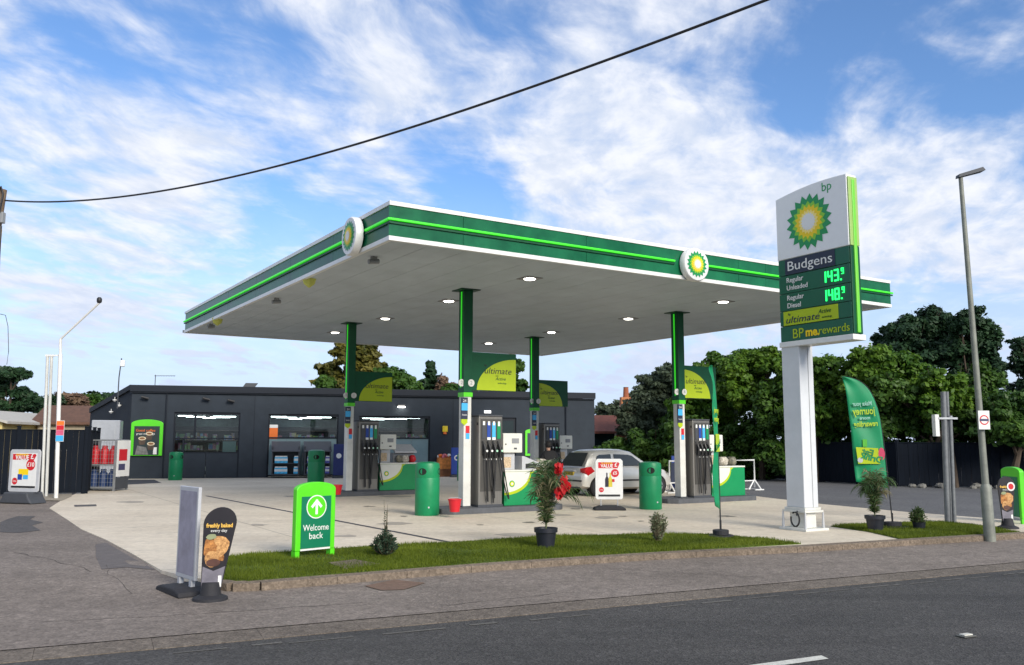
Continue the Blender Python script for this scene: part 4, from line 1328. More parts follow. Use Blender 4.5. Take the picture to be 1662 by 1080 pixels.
def led(x, z, s, dig, parent):
    """seven-segment digits built from bars"""
    seg = {'1': 'bc', '4': 'bcfg', '3': 'abcdg', '8': 'abcdefg', '9': 'abcdfg'}
    w, h, t_ = s * .5, s, s * .13
    mb = MB()
    for ch in dig:
        if ch == '.': mb.box(x, fy - .012, z, x + t_, fy - .002, z + t_); x += t_ * 1.6; continue
        g = seg[ch]
        if 'a' in g: mb.box(x + t_ * .3, fy - .012, z + h - t_, x + w - t_ * .3, fy - .002, z + h)
        if 'g' in g: mb.box(x + t_ * .3, fy - .012, z + h / 2 - t_ / 2, x + w - t_ * .3, fy - .002, z + h / 2 + t_ / 2)
        if 'd' in g: mb.box(x + t_ * .3, fy - .012, z, x + w - t_ * .3, fy - .002, z + t_)
        if 'f' in g: mb.box(x, fy - .0125, z + h / 2, x + t_, fy - .0025, z + h - t_ * .3)
        if 'e' in g: mb.box(x, fy - .0125, z + t_ * .3, x + t_, fy - .0025, z + h / 2)
        if 'b' in g: mb.box(x + w - t_, fy - .0125, z + h / 2, x + w, fy - .0025, z + h - t_ * .3)
        if 'c' in g: mb.box(x + w - t_, fy - .0125, z + t_ * .3, x + w, fy - .0025, z + h / 2)
        x += w + s * .14
    mb.build('price_digits', M_led, parent)


for i, (l1, l2, pr) in enumerate((('Regular', 'Unleaded', '143'), ('Regular', 'Diesel', '148'))):
    z = row(1 + i)
    text(l1, sx0 + .20, z + .075, fy - .004, .135, M_text, tm, align='LEFT', bold=.001); text(l2, sx0 + .20, z - .075, fy - .004, .135, M_text, tm, align='LEFT', bold=.001)
    led(sc_x + .20, z - .11, .22, pr + '.', tm); led(sc_x + .20 + .445, z + .0, .115, '9', tm)
z = row(3)
yp = MB().box(sx0 + .10, -.168, z - .135, sx1 - .30, -.161, z + .135).build('lime_panel', M_ylime, tm)
text('ultimate', sx0 + .55, z - .04, -.172, .18, M_navy, yp, width=.80, shear=.25); text('bp', sx0 + .25, z + .075, -.172, .06, M_navy, yp); text('Active', sx1 - .60, z + .04, -.172, .11, M_dgreen, yp, shear=.3); text('technology', sx1 - .55, z - .07, -.172, .05, M_dgreen, yp)
z = row(4)
text('BP', sx0 + .30, z - .02, fy - .004, .26, M_ylime, tm, align='LEFT'); text('me.', sx0 + .62, z - .02, fy - .004, .22, M_yel, tm, align='LEFT', bold=.008); text('rewards', sx0 + .92, z - .02, fy - .004, .21, M_ylime, tm, width=.68, align='LEFT')

# ------------------------------------------------------------------ street lamp and posts on the right
P = G(1607, 879, -.095)
t = thing('street_lamp', 'tall grey street lamp post with a flat lamp head beside the price sign', 'street lamp', tuple(P), 0)
M_lp = mat('lamp_post_grey', (.20, .21, .18), .6, var=.25, vscale=5, metal=.2)
zd = zat(792, P); ztp = zat(287, P); top = at(1559, 287, P.y) - P
lean = Vector((top.x, 0, ztp - P.z))
u_ = lean.normalized()
MB().tube([(0, 0, 0), tuple(u_ * (zd - P.z)), tuple(u_ * (zd - P.z + .07))], [.095, .092, .062], 16).build('base_section', M_lp, t, smooth=True)
MB().tube([tuple(u_ * (zd - P.z + .06)), tuple(lean)], [.060, .038], 14).build('shaft', M_lp, t, smooth=True)
hd_ = MB().add([(-.06, -.07, -.03), (.42, -.10, .10), (.42, .10, .10), (-.06, .07, -.03), (-.05, -.07, .03), (.38, -.09, .16), (.38, .09, .16), (-.05, .07, .03)], [(0, 1, 2, 3), (7, 6, 5, 4), (0, 4, 5, 1), (1, 5, 6, 2), (2, 6, 7, 3), (3, 7, 4, 0)]).build('lamp_head', M_dgrey, t, loc=tuple(lean))
# round red ring sign on a small plate
q = at(1597, 682, P.y - .13)
t = thing('ring_sign', 'small white plate with a red ring fixed to the street lamp post', 'sign', (q.x, q.y, q.z), R(6))
hh = .165
MB().box(-.105, -.006, -hh, .105, .006, hh).build('plate', M_white, t)
mb = MB().flat(circle(0, 0, .088), -.0075, 0).flat(circle(0, 0, .066), -.009, 1)
mb.build('printed_ring', [M_red, M_white], t); MB().box(-.085, -.0105, -.02, .085, -.0095, .02).build('printed_bar', mat('print_dark', (.05, .05, .12), .6, var=0), t)
MB().tube([(0, .006, .1), (0, .07, .1)], .01, 6).tube([(0, .006, -.1), (0, .07, -.1)], .01, 6).build('clamp', M_galv, t)
# pair of galvanised posts
for i, (x, y, x2, yt, r_) in enumerate(((1538, 848, 1531, 636, .055), (1549, 848, 1542, 676, .042))):
    P = G(x, y); tp_ = at(x2, yt, P.y + .0) - P
    t = thing('metal_post', ['taller bare grey metal post left of the street lamp', 'shorter bare grey metal post next to the taller one left of the street lamp'][i], 'post', tuple(P), 0, 'bare metal posts')
    MB().tube([(0, 0, 0), tuple(tp_)], r_, 12).build('tube', mat('dull_galvanised', (.17, .18, .19), .6, .4, var=.2, vscale=10), t, smooth=True)
    if i == 0:
        MB().tube([(.09, .03, 0), tuple(tp_ + Vector((.09, .03, 0)))], .035, 10).build('tube', mat('dull_galvanised', (.17, .18, .19), .6, .4), t, smooth=True)
        MB().box(-.16, -.05, 1.75, -.08, .1, 2.2).build('end_plate', M_white, t); MB().box(-.09, -.06, 2.1, .3, -.02, 2.14).build('bracket', M_galv, t)
    else: MB().lathe([(r_ + .005, 0), (r_ + .005, .03)], (tp_.x, tp_.y, tp_.z - .02), 12).build('cap', M_galv, t)

# ------------------------------------------------------------------ sign boards near the camera


def feet(xl, yl, xr, yr, z=0.0):
    a, b = G(xl, yl, z), G(xr, yr, z); d = b - a
    return (a + b) / 2, math.atan2(d.y, d.x), d.length


def green_board(xl, yl, xr, yr, h, label):
    P, rz, w = feet(xl, yl, xr, yr, .01)
    t = thing('welcome_sign', label, 'sign', tuple(P), rz, 'lime framed signs on legs')
    x = w / 2
    for s_ in (-1, 1): MB().box(s_ * x - .035, -.05, -.02, s_ * x + .035, .05, .09).build('leg', M_lime, t)
    fr = arch(x + .035, h - .09, .10, .09)
    MB().prism(fr, 'y', -.05, .05).build('frame', M_lime, t, bevel=.012)
    pn = MB().box(-x + .045, -.056, .12, x - .045, -.051, h - .20).build('panel', mat('welcome_green', (.0, .16, .075), .4, var=.04), t)
    MB().box(-x + .045, -.054, .093, x - .045, -.0505, .118).build('white_edge', M_white, t)
    return t, pn, x, h


t, pn, wx, wh = green_board(479, 906, 536, 900, zat(783, G(507, 903)), 'lime framed green welcome sign with a white arrow on the long verge')
cz_ = wh * .665
MB().flat(circle(0, cz_, .165, n=32), -.0575).flat(circle(0, cz_, .150, n=32), -.059, 1).build('arrow_ring', [M_text, M_lime], pn)
MB().flat([(-.02, cz_ - .105), (.02, cz_ - .105), (.02, cz_ + .10), (-.02, cz_ + .10)], -.0605).flat([(0, cz_ + .11), (-.095, cz_ + .01), (-.065, cz_ - .02), (0, cz_ + .055)], -.0607).flat([(0, cz_ + .11), (.095, cz_ + .01), (.065, cz_ - .02), (0, cz_ + .055)], -.0608).build('arrow', M_text, pn)
text('Welcome', 0, wh * .385, -.058, .125, M_text, pn, width=min(.42, wx * 2 - .14)); text('back', 0, wh * .275, -.058, .125, M_text, pn)
P = G(1646, 846)
t, pn, wx, wh = green_board(1634, 845, 1662, 850, 1.12, 'lime framed green sign at the far right edge behind the food board')
MB().box(-.1, -.0590, .40, .1, -.057, .45).build('printed_line', M_text, pn)


def base_rubber(t, w, d, h=.09):
    n = 20
    MB().prism([(w * math.cos(2 * math.pi * i / n), d * math.sin(2 * math.pi * i / n)) for i in range(n)], 'z', 0, h * .45).prism([(w * .55 * math.cos(2 * math.pi * i / n), d * .62 * math.sin(2 * math.pi * i / n)) for i in range(n)], 'z', h * .45 + .0005, h * 1.9).build('rubber_base', M_rubber, t, bevel=.01)


def food_board(P, rz, label, h, lean, s=1.0):
    t = thing('food_board', label, 'sign', tuple(P), rz, 'rounded food boards on black bases')
    n = 20
    w0, w1 = .105 * s, .175 * s   # half widths bottom, top
    zb_, zc = .12, h - w1
    oc = [(-w0, zb_), (w0, zb_)] + [(w1 * math.cos(R(a)), zc + w1 * math.sin(R(a))) for a in range(0, 181, 12)]
    sk = lambda p: (p[0] + (p[1] - .1) * lean, p[1])
    MB().prism([sk(p) for p in oc], 'y', -.012, .012).build('board', mat('board_black', (.016, .014, .018), .35, var=.1), t)
    MB().flat([sk(p) for p in [(-w0 * .98, zb_ + .01), (w0 * .98, zb_ + .01), (w0 * 1.12, .36 * h), (0, .31 * h), (-w0 * 1.12, .36 * h)]], -.0135).build('grey_foot_print', mat('print_grey', (.16, .15, .18), .5, var=.3), t)
    q = random.Random(4); mb = MB()
    for (cx, cz, rx, rz_, a, mi) in ((-.06, .55, .085, .12, .3, 0), (.05, .62, .10, .055, -.5, 1), (.02, .50, .10, .05, -.9, 0), (-.03, .44, .075, .09, .2, 1), (.06, .56, .06, .10, -.2, 1), (-.01, .40, .08, .04, 0, 2), (-.07, .68, .055, .03, .1, 3)):
        pts = []
        for x, z in wob(0, 0, rx * s, rz_ * h, 16, int(cx * 100 + 50), .10):
            pts.append((cx * s * 1.0 + x * math.cos(a) - z * math.sin(a), cz * h + x * math.sin(a) + z * math.cos(a)))
        lim = [(max(-.13 * s, min(.13 * s, x)), z) for x, z in pts]
        mb.flat([sk(p) for p in lim], -.0145 - .0012 * len(mb.f), mi)
    mb.build('printed_pastry', [M_brown, mat('pastry_gold', (.40, .14, .03), .7, var=.6, vscale=30, c2=(.75, .42, .16)), mat('pastry_dark', (.08, .03, .02), .6, var=.4, vscale=12), mat('print_olive', (.25, .28, .15), .6)], t)
    zt = h * .80
    text('freshly baked', (zt - .1) * lean, zt, -.02, .062 * s, M_orange if False else mat('print_gold', (.75, .45, .08), .6, var=0), t, width=.28 * s, bold=.002)
    text('every day', (zt - .06 - .1) * lean, zt - .055 * s, -.02, .045 * s, M_text, t)
    MB().box(w0 - .05 + .02, -.016, zb_ + .02, w0 - .015 + .02, -.0135, zb_ + .14).build('white_tab', M_text, t)
    MB().lathe([(.19 * s, 0), (.185 * s, .03), (.115 * s, .06), (.09 * s, .19)], n=22).build('rubber_base', M_rubber, t, smooth=True)
    return t


Pf = G(341, 974, pave_z(G(341, 974)))
hfb = 1.0
food_board(Pf, R(12), 'black rounded food board leaning right at the left end of the kerb', hfb, .10, 1.0)
Pf2 = G(1636, 858)
t = food_board(Pf2, R(8), 'black rounded food board at the right end of the short verge', .98, .02, 1.0)
MB().flat(circle(.1, .79, .085, n=24), -.024).flat(circle(.1, .79, .055, n=24), -.026, 1).build('red_badge', [mat('badge_white', (.7, .7, .68), .5), M_red], t)

# swing board seen nearly edge on
a = G(294, 962, pave_z(G(294, 962))); b = G(318, 974, pave_z(G(318, 974)))
a = G(287, 957, pave_z(G(287, 957))); b = G(316, 968, pave_z(G(316, 968)))
d = b - a; d.z = 0
rz = math.atan2(d.y, d.x)
P = (a + b) / 2
t = thing('swing_board', 'blank grey framed swing sign leaning beside the black food board', 'sign', tuple(P), rz)
w = .56
hz0, hz1 = .16, 1.20
ln = .015
sk = lambda p: (p[0] + (p[1] - .1) * ln, p[1])
MB().prism([sk(p) for p in [(-w / 2, hz0), (w / 2, hz0), (w / 2, hz1), (-w / 2, hz1)]], 'y', -.02, .02).build('frame', M_lgrey, t, bevel=.008)
MB().flat([sk(p) for p in [(-w / 2 + .04, hz0 + .05), (w / 2 - .04, hz0 + .05), (w / 2 - .04, hz1 - .05), (-w / 2 + .04, hz1 - .05)]], -.0215).build('panel', mat('faded_poster', (.28, .28, .36), .15, var=.3, vscale=3, coat=.5), t)
for s_ in (-1, 1): MB().box(s_ * .17 - .03, -.025, .07, s_ * .17 + .03, .025, hz0 + .0).build('spring_foot', M_lgrey, t)
bt = MB().prism([(-.36, .0), (.36, .0), (.34, .06), (.2, .09), (-.2, .09), (-.34, .06)], 'y', -.22, .22).build('rubber_base', M_rubber, t, bevel=.02)


def value_board(P, rz, label, w, h, z0, frame, price, kind):
    t = thing('price_board', label, 'sign', tuple(P), rz, 'red and white offer boards')
    MB().prism([(-w / 2 + .04, z0), (w / 2 - .04, z0), (w / 2, z0 + .04), (w / 2, h - .05), (w / 2 - .05, h), (-w / 2 + .05, h), (-w / 2, h - .05), (-w / 2, z0 + .04)], 'y', -.02, .02).build('frame', frame, t, bevel=.008)
    m_ = .055 * w / .6
    MB().box(-w / 2 + m_, -.024, z0 + m_, w / 2 - m_, -.021, h - m_).build('poster', M_white, t)
    iw = w - 2 * m_; ih = h - z0 - 2 * m_; zt = h - m_; xl = -w / 2 + m_
    MB().flat([(xl + .01, zt - .02 - ih * .17), (xl + iw * .88, zt - .02 - ih * .17), (xl + iw * .97, zt - .01 - ih * .05), (xl + iw * .92, zt - .02), (xl + .01, zt - .02)], -.0255).build('red_banner', M_red, t)
    text('SUMMER', xl + iw * .40, zt - ih * .045 - .01, -.027, .055 * w / .6, M_yel, t, width=iw * .5); text('VALUE', xl + iw * .40, zt - ih * .12 - .01, -.027, .10 * w / .6, M_text, t, width=iw * .55, bold=.003)
    text('£', xl + iw * .80, zt - ih * .085 - .01, -.027, .12 * w / .6, M_text, t, bold=.003)
    MB().flat(circle(xl + iw * .76, zt - ih * .33, iw * .18), -.0258).build('price_disc', M_red, t); text(price, xl + iw * .76, zt - ih * .33, -.028, iw * .19, M_text, t, bold=.002)
    MB().flat(circle(xl + iw * .15, zt - ih * .80, iw * .11), -.0258).build('small_disc', M_red, t); text('2 for', xl + iw * .15, zt - ih * .80, -.028, iw * .08, M_text, t)
    MB().box(xl + .01, -.0265, z0 + m_ + .01, xl + iw - .01, -.0245, z0 + m_ + ih * .07).build('footer', M_black, t)
    if kind == 'wine':
        for x, c in ((.40, mat('bottle_dark', (.02, .015, .03), .4)), (.55, mat('bottle_yellow', (.6, .5, .05), .4))):
            X = xl + iw * x; b_ = .042 * w / .6; z = zt - ih * .72
            MB().flat([(X - b_, z), (X + b_, z), (X + b_, z + ih * .22), (X + b_ * .35, z + ih * .30), (X + b_ * .35, z + ih * .40), (X - b_ * .35, z + ih * .40), (X - b_ * .35, z + ih * .30), (X - b_, z + ih * .22)], -.0258).build('printed_bottle', c, t)
        MB().box(xl + iw * .62, -.0258, zt - ih * .58, xl + iw * .74, -.0250, zt - ih * .50).build('printed_tag', M_red, t)
    else:
        MB().box(xl + iw * .28, -.0258, zt - ih * .66, xl + iw * .68, -.0248, zt - ih * .45).build('printed_pack', M_yel, t)
        MB().box(xl + iw * .26, -.0275, zt - ih * .76, xl + iw * .44, -.0262, zt - ih * .60).build('printed_pack', M_blue, t)
        MB().box(xl + iw * .48, -.0275, zt - ih * .74, xl + iw * .68, -.0262, zt - ih * .62).build('printed_pack', M_cyan, t)
    return t


P, rz, w = feet(3, 817, 62, 817)
P = G(33, 817)
t = value_board(P + Vector((0, .1, 0)), R(-18), 'grey framed red and white offer board by the left fence with a 10 pound price', 1.0, zat(730, P), .28, M_lgrey, '£10', 'tablets')
MB().prism([(-.55, 0), (.55, 0), (.42, .16), (.38, .28), (-.38, .28), (-.42, .16)], 'y', -.26, .26).build('base', M_dgrey, t, bevel=.03)
P = G(989, 828)
t = value_board(P, R(2), 'red and white wine offer board in front of the silver car', .66, zat(745, P), zat(811, P), M_white, '£5', 'wine')
MB().prism([(-.38, 0), (.38, 0), (.36, .06), (.2, .10), (-.2, .10), (-.36, .06)], 'y', -.2, .2).build('rubber_base', M_rubber, t, bevel=.02)
for s_ in (-.2, .2): MB().tube([(s_, 0, .09), (s_, 0, zat(811, P))], .012, 6).build('spring', M_lgrey, t)

# ------------------------------------------------------------------ feather flags
M_flag = mat('flag_green', (.0, .25, .095), .55, var=.12, vscale=3)


def feather_flag(P, rz, label, H_, w, lean, detail):
    t = thing('feather_flag', label, 'flag', tuple(P), rz, 'tall green feather flags')
    base_rubber(t, .30 if detail else .27, .22, .06)
    zb_ = .45 if detail else .42
    n = 22

    def pole(s):      # s 0..1 up the pole; bends over at the top to the left
        z = .05 + (H_ - .05) * (math.sin(s * R(88)) / math.sin(R(88)))
        return (-lean * s - w * .98 * s ** 4.6, z)
    MB().tube([(0, 0, .0), (0, 0, .28)], .018, 8).tube([(pole(i / 30)[0], 0, pole(i / 30)[1]) for i in range(31)], [.013 - .008 * i / 30 for i in range(31)], 7).build('pole', M_black, t, smooth=True)
    # cloth: grid between the pole and the straight trailing edge, with folds
    mb = MB(); nu_, nv_ = 12, 40; V = []
    s0 = .16 if detail else .09
    for j in range(nv_ + 1):
        s = s0 + (1 - s0) * j / nv_
        x1, z1 = pole(s)
        f_ = (s - s0) / (1 - s0)
        x0 = -lean * s - w * (1.0 if f_ > .0 else 1)
        zz0 = z1 + (.10 * (1 - f_) * (1 if detail else 1)) - (.03 if f_ < .2 else 0)
        # bottom hem slopes
        for i in range(nu_ + 1):
            q = i / nu_
            x = x0 * (1 - q) + x1 * q; z = z1 + .12 * (1 - q) * (1 - f_) ** 2
            y = .018 * math.sin(q * 7 + f_ * 9) * (1 - q * .7) + .02 * math.sin(f_ * 16 + q * 3) * (1 - q)
            V.append((x, y, z))
    fs = [(j * (nu_ + 1) + i, j * (nu_ + 1) + i + 1, (j + 1) * (nu_ + 1) + i + 1, (j + 1) * (nu_ + 1) + i) for j in range(nv_) for i in range(nu_)]
    mb.add(V, fs); cl = mb.build('cloth', M_flag, t, smooth=True)
    so = cl.modifiers.new('thickness', 'SOLIDIFY'); so.thickness = .003
    return t, cl, pole


def bend_text(o):
    pass


P = G(1449, 857)
hf = zat(611, P) - .0
t, cl, pole = feather_flag(P, R(-8), 'leaning green feather flag seen from behind with mirrored lettering, right of the price sign', hf, .60, .22, True)
M_fy = mat('flag_lime', (.40, .55, .02), .6, var=.1)
def xc(z):
    s_ = math.asin(min(1, (z - .05) / (hf - .05) * math.sin(R(88)))) / R(88)
    return -.22 * s_ - .60 * (.98 * s_ ** 4.6 + 1) / 2
for s_, f_, sz, m_ in (('Make your', .815, .12, mat('flag_pale', (.25, .5, .4), .6, var=0)), ('journey', .765, .20, M_fy), ('more', .72, .09, mat('flag_pale', (.25, .5, .4), .6)), ('rewarding', .68, .15, M_fy)):
    text(s_, xc(hf * f_) , hf * f_, -.045, sz, m_, cl, width={'journey': .42, 'rewarding': .44, 'Make your': .36}.get(s_), mirror=True, rot=R(-3), bold=.003)
z0 = hf * .475
pn = MB().flat([(xc(z0) - .22, z0 - .17), (xc(z0) + .19, z0 - .17), (xc(z0) + .16, z0 + .13), (xc(z0) - .25, z0 + .15)], -.045).build('lime_patch', M_ylime, cl)
text('Eat', xc(z0) + -.03, z0 + .05, -.049, .17, mat('flag_dkgreen', (.02, .2, .05), .6, var=0), pn, mirror=True, rot=R(14), bold=.006); text('Drink', xc(z0) + .04, z0 - .06, -.049, .17, M_green, pn, mirror=True, rot=R(14), bold=.006)
MB().flat(circle(xc(z0) + .22, z0 + .02, .06, .12), -.0470).build('pink_patch', mat('flag_pink', (.6, .05, .12), .6), cl)
MB().flat([(xc(z0) - .12, z0 + .155), (xc(z0) - .04, z0 + .155), (xc(z0) - .04, z0 + .30), (xc(z0) - .12, z0 + .30)], -.0465).flat(circle(xc(z0) - .18, z0 - .10, .05), -.050, 1).build('printed_items', [mat('flag_leaf', (.08, .40, .03), .6), M_lgrey], cl)
P = G(1170, 871, .01)
t, cl, pole = feather_flag(P, R(66), 'tall narrow green feather flag seen edge on in front of the right pump', zat(598, P), .40, .12, False)
pn = MB().flat([(-.45, 1.45), (-.12, 1.45), (-.14, 1.75), (-.47, 1.75)], -.045).build('lime_patch', M_fy, cl)
text('Drink', -.3, 1.55, -.05, .15, M_green, pn, rot=R(14)); text('journey', -.36, 2.15, -.045, .15, M_fy, cl, width=.36); text('rewarding', -.36, 2.0, -.045, .15, M_fy, cl, width=.36)

# ------------------------------------------------------------------ potted plants and shrubs
def quads(name, V, m, parent=None):
    """V: (n,4,3) array of leaf faces"""
    n = len(V); me = bpy.data.meshes.new(name)
    me.vertices.add(4 * n); me.vertices.foreach_set('co', np.asarray(V, float).ravel())
    me.loops.add(4 * n); me.loops.foreach_set('vertex_index', np.arange(4 * n))
    me.polygons.add(n); me.polygons.foreach_set('loop_start', np.arange(n) * 4)
    me.update(); me.materials.append(m)
    o = bpy.data.objects.new(name, me); col.objects.link(o)
    if parent: o.parent = parent
    return o


M_palm = leaf_mat('palm_leaf', (.02, .055, .018), (.10, .15, .05), .4, .25)
M_palmd = leaf_mat('palm_dry', (.15, .13, .06), (.35, .31, .18), .6, .3)
M_petal = leaf_mat('red_petal', (.42, .005, .01), (.65, .015, .02), .5, .3)
M_pot = mat('pot_black', (.014, .016, .024), .45, var=.15)
M_soil = mat('soil', (.03, .02, .015), .9, var=.3, bump=.4)


def palm(P, label, h, nf, seed, pot, dry=.25, red=0, spread=1.0, bias=0, group='potted palms on the verge'):
    q = random.Random(seed)
    t = thing('potted_plant', label, 'potted plant', tuple(P), 0, group)
    r_, ph = pot
    MB().lathe([(r_ * .72, 0), (r_ * .92, ph * .78), (r_ * 1.03, ph * .78), (r_ * 1.05, ph), (r_ * .96, ph), (r_ * .93, ph * .86)], (0, 0, 0), 26).build('pot', M_pot, t, smooth=True)
    MB().lathe([(r_ * .9, ph * .84), (.01, ph * .87)], n=16).build('soil', M_soil, t)
    fr = {0: [], 1: []}; st = MB()
    for k in range(nf):
        az = q.uniform(0, 6.283) if not bias or k % 4 else q.uniform(-.5, .5); reach = q.uniform(.08, .38) * spread * h * (1.9 if bias and k % 8 == 0 else 1); up = h * q.uniform(.55, 1.0) * (1 - .45 * reach / h)
        kind = 1 if q.random() < dry else 0
        path = []
        for i in range(11):
            s = i / 10
            rr_ = reach * (s ** 1.5) * 1.0; z = ph * .85 + up * math.sin(s * R(105)) / 1.0 - .25 * reach * s ** 3
            path.append(Vector((math.cos(az) * rr_, math.sin(az) * rr_, z)))
        st.tube(path, [.006 * (1 - .7 * i / 10) for i in range(11)], 4)
        for i in range(1, 11):
            p = path[i]; d = (path[i] - path[i - 1]).normalized()
            sd_ = d.cross(Vector((0, 0, 1))).normalized()
            for sg in (-1, 1):
                for sub in (0, .5):
                    L_ = h * .20 * (1 - .35 * abs(i - 6) / 5) * q.uniform(.7, 1.2)
                    pp = p - d * sub * .06 * h * .6
                    dr_ = (sd_ * sg * .75 + d * .7 + Vector((0, 0, q.uniform(-.55, .1)))).normalized()
                    wv_ = d.cross(dr_).cross(dr_).normalized() * .0075 * max(1, h)
                    md = pp + dr_ * L_ * .5 + Vector((0, 0, .01)); e = pp + dr_ * L_ + Vector((0, 0, -L_ * .25))
                    fr[kind].append([pp, md - wv_, e, md + wv_])
    st.build('stems', mat('palm_stem', (.10, .12, .05), .6), t)
    for k, nm in ((0, 'fronds'), (1, 'dry_fronds')):
        if fr[k]: quads(nm, [[tuple(v) for v in f] for f in fr[k]], M_palm if k == 0 else M_palmd, t)
    if red:
        for (cx, cz, w, hh_, tilt_) in red:
            V = []
            for k in range(34):
                a = q.uniform(0, 6.283); rr_ = q.random() ** .5; x = cx + w * rr_ * math.cos(a); z = cz + hh_ * rr_ * math.sin(a); y = q.uniform(-.22, -.06)
                s = q.uniform(.035, .065); n1 = Vector((q.uniform(-.5, .5), q.uniform(-.4, .4), 1)).normalized(); n2 = Vector((1, q.uniform(-.6, .6), q.uniform(-.3, .3))).normalized()
                c = Vector((x, y, z)); V.append([tuple(c - n1 * s), tuple(c + n2 * s * .6), tuple(c + n1 * s), tuple(c - n2 * s * .6)])
            quads('red_flowers', V, M_petal, t)
    return t


P = G(886, 889, .01)
palm(P, 'potted palm with large red flowers on the long verge', 1.2, 30, 3, (.175, .30), .15, [(.19, 1.20, .065, .07, 0), (.28, .97, .085, .12, 0), (.20, .84, .06, .07, 0)], .8, bias=1)
P = G(1421, 862, .01)
palm(P, 'potted palm without flowers under the leaning feather flag', 1.0, 34, 9, (.175, .28), .28, 0, 1.0)


def shrub(P, label, h, w, n, leaf, m, seed, spike=0, cone=1.0, pot=0):
    q = random.Random(seed); t = thing('shrub', label, 'shrub', tuple(P), 0, 'small shrubs on the verges'); V = []; st = MB()
    if pot: MB().lathe([(.10, 0), (.12, .12), (.125, .12)], n=16).build('pot', M_pot, t)
    ns = n // 22
    for k in range(ns):
        az = q.uniform(0, 6.283); r_ = w * q.random() ** .7; top = h * (1 - (r_ / w) * .6 * cone) * q.uniform(.7, 1)
        if spike and k < 4: top = h * q.uniform(1.3, 1.3 + spike); r_ *= .2
        a = Vector((q.uniform(-.02, .02), q.uniform(-.02, .02), 0)); b = Vector((math.cos(az) * r_, math.sin(az) * r_, top))
        path = [a, a.lerp(b, .5) + Vector((math.cos(az) * r_ * .18, math.sin(az) * r_ * .18, 0)), b]
        st.tube(path, [.006, .004, .0015], 4)
        for i in range(22):
            s = q.uniform(.12, 1) if not (spike and k < 4) else q.uniform(.1, 1)
            p = path[0].lerp(path[1], s * 2) if s < .5 else path[1].lerp(path[2], s * 2 - 1)
            d = Vector((q.gauss(0, 1), q.gauss(0, 1), abs(q.gauss(.5, .6)))).normalized(); sd_ = d.cross(Vector((q.random(), q.random(), q.random()))).normalized()
            l = leaf * q.uniform(.6, 1.3) * (.7 if spike and k < 4 else 1); ww = l * .16
            V.append([tuple(p), tuple(p + d * l * .5 - sd_ * ww), tuple(p + d * l), tuple(p + d * l * .5 + sd_ * ww)])
    st.build('stems', mat('twig', (.10, .07, .04), .8), t); quads('leaves', V, m, t)
    return t


M_con = leaf_mat('conifer_shrub', (.025, .055, .035), (.10, .15, .09), .6, .2)
M_shr = leaf_mat('pale_shrub', (.10, .13, .06), (.36, .38, .24), .6, .3)
shrub(G(624, 904, .01), 'small dark conifer with a bare spiky top right of the welcome sign', 0.44, .19, 3200, .06, M_con, 1, .65)
shrub(G(1068, 881, .01), 'small pale variegated shrub between the potted palm and the thin flag', .50, .15, 1500, .055, M_shr, 2, 0, .2)
shrub(G(1492, 858, .01), 'small green shrub in a low pot right of the leaning feather flag', .42, .15, 1200, .07, leaf_mat('green_shrub', (.05, .09, .03), (.16, .22, .08), .6, .3), 3, 0, .5, 1)

# ------------------------------------------------------------------ silver car
M_body = mat('silver_paint', (.62, .61, .57), .3, .3, var=.03, coat=.7)
M_cgl = mat('car_glass', (.02, .028, .03), .06, var=0, spec=.8)
k_ = .92
Pc = G(966, 806)
HCAR = R(31)
car = thing('parked_car', 'silver three-door hatchback parked between the pump islands, rear to the camera', 'car', (0, 0, 0), HCAR)
# local: +x forward, side towards the camera is -y, origin under the rear axle
LEN, WB, RR_ = 3.8 * k_, 2.45 * k_, .29 * k_
xr = -.62 * k_; xf = xr + LEN
hw = .83 * k_


def loft(sts, name, m, parent, smooth=True):
    """sts: list of (x, [(y,z)...]) half sections from bottom centre up; mirrored"""
    mb = MB(); n = None; V = []
    for x, half in sts:
        ring = half + [(-y, z) for y, z in half[::-1]]
        if n is None: n = len(ring)
        V += [(x, y, z) for y, z in ring]
    fs = []
    for j in range(len(sts) - 1):
        for i in range(n):
            fs.append((j * n + i, j * n + (i + 1) % n, (j + 1) * n + (i + 1) % n, (j + 1) * n + i))
    fs.append(tuple(range(n))[::-1]); fs.append(tuple(range((len(sts) - 1) * n, len(sts) * n)))
    mb.add(V, fs); return mb.build(name, m, parent, smooth=smooth)


def sec(w, zb, zt, crown=.02):
    w *= k_; zb *= k_; zt *= k_
    return [(w * .80, zb), (w * .96, zb + .06), (w * .995, zb + (zt - zb) * .35), (w, zb + (zt - zb) * .6), (w * .97, zb + (zt - zb) * .88), (w * .90, zt), (w * .4, zt + crown)]


X = lambda f: xr + f * LEN
body = loft([(X(0), sec(.70, .34, .66)), (X(.008), sec(.76, .28, .74)), (X(.03), sec(.80, .25, .88)), (X(.06), sec(.82, .24, .95)), (X(.15), sec(.83, .22, .97)), (X(.40), sec(.835, .2, .95)), (X(.62), sec(.835, .2, .93)),
             (X(.72), sec(.83, .2, .95)), (X(.80), sec(.82, .2, .90)), (X(.90), sec(.79, .2, .80)), (X(.965), sec(.74, .22, .68)), (X(.995), sec(.66, .27, .58)), (X(1), sec(.60, .3, .52))], 'body', M_body, car)


def cab(w0, w1, z0, z1):
    w0 *= k_; w1 *= k_; z0 *= k_; z1 *= k_
    return [(w0, z0), (w0 * .99, z0 + .01), (w1 + (w0 - w1) * .35, z0 + (z1 - z0) * .6), (w1, z0 + (z1 - z0) * .90), (w1 * .90, z1 - .01), (w1 * .5, z1 + .02)]


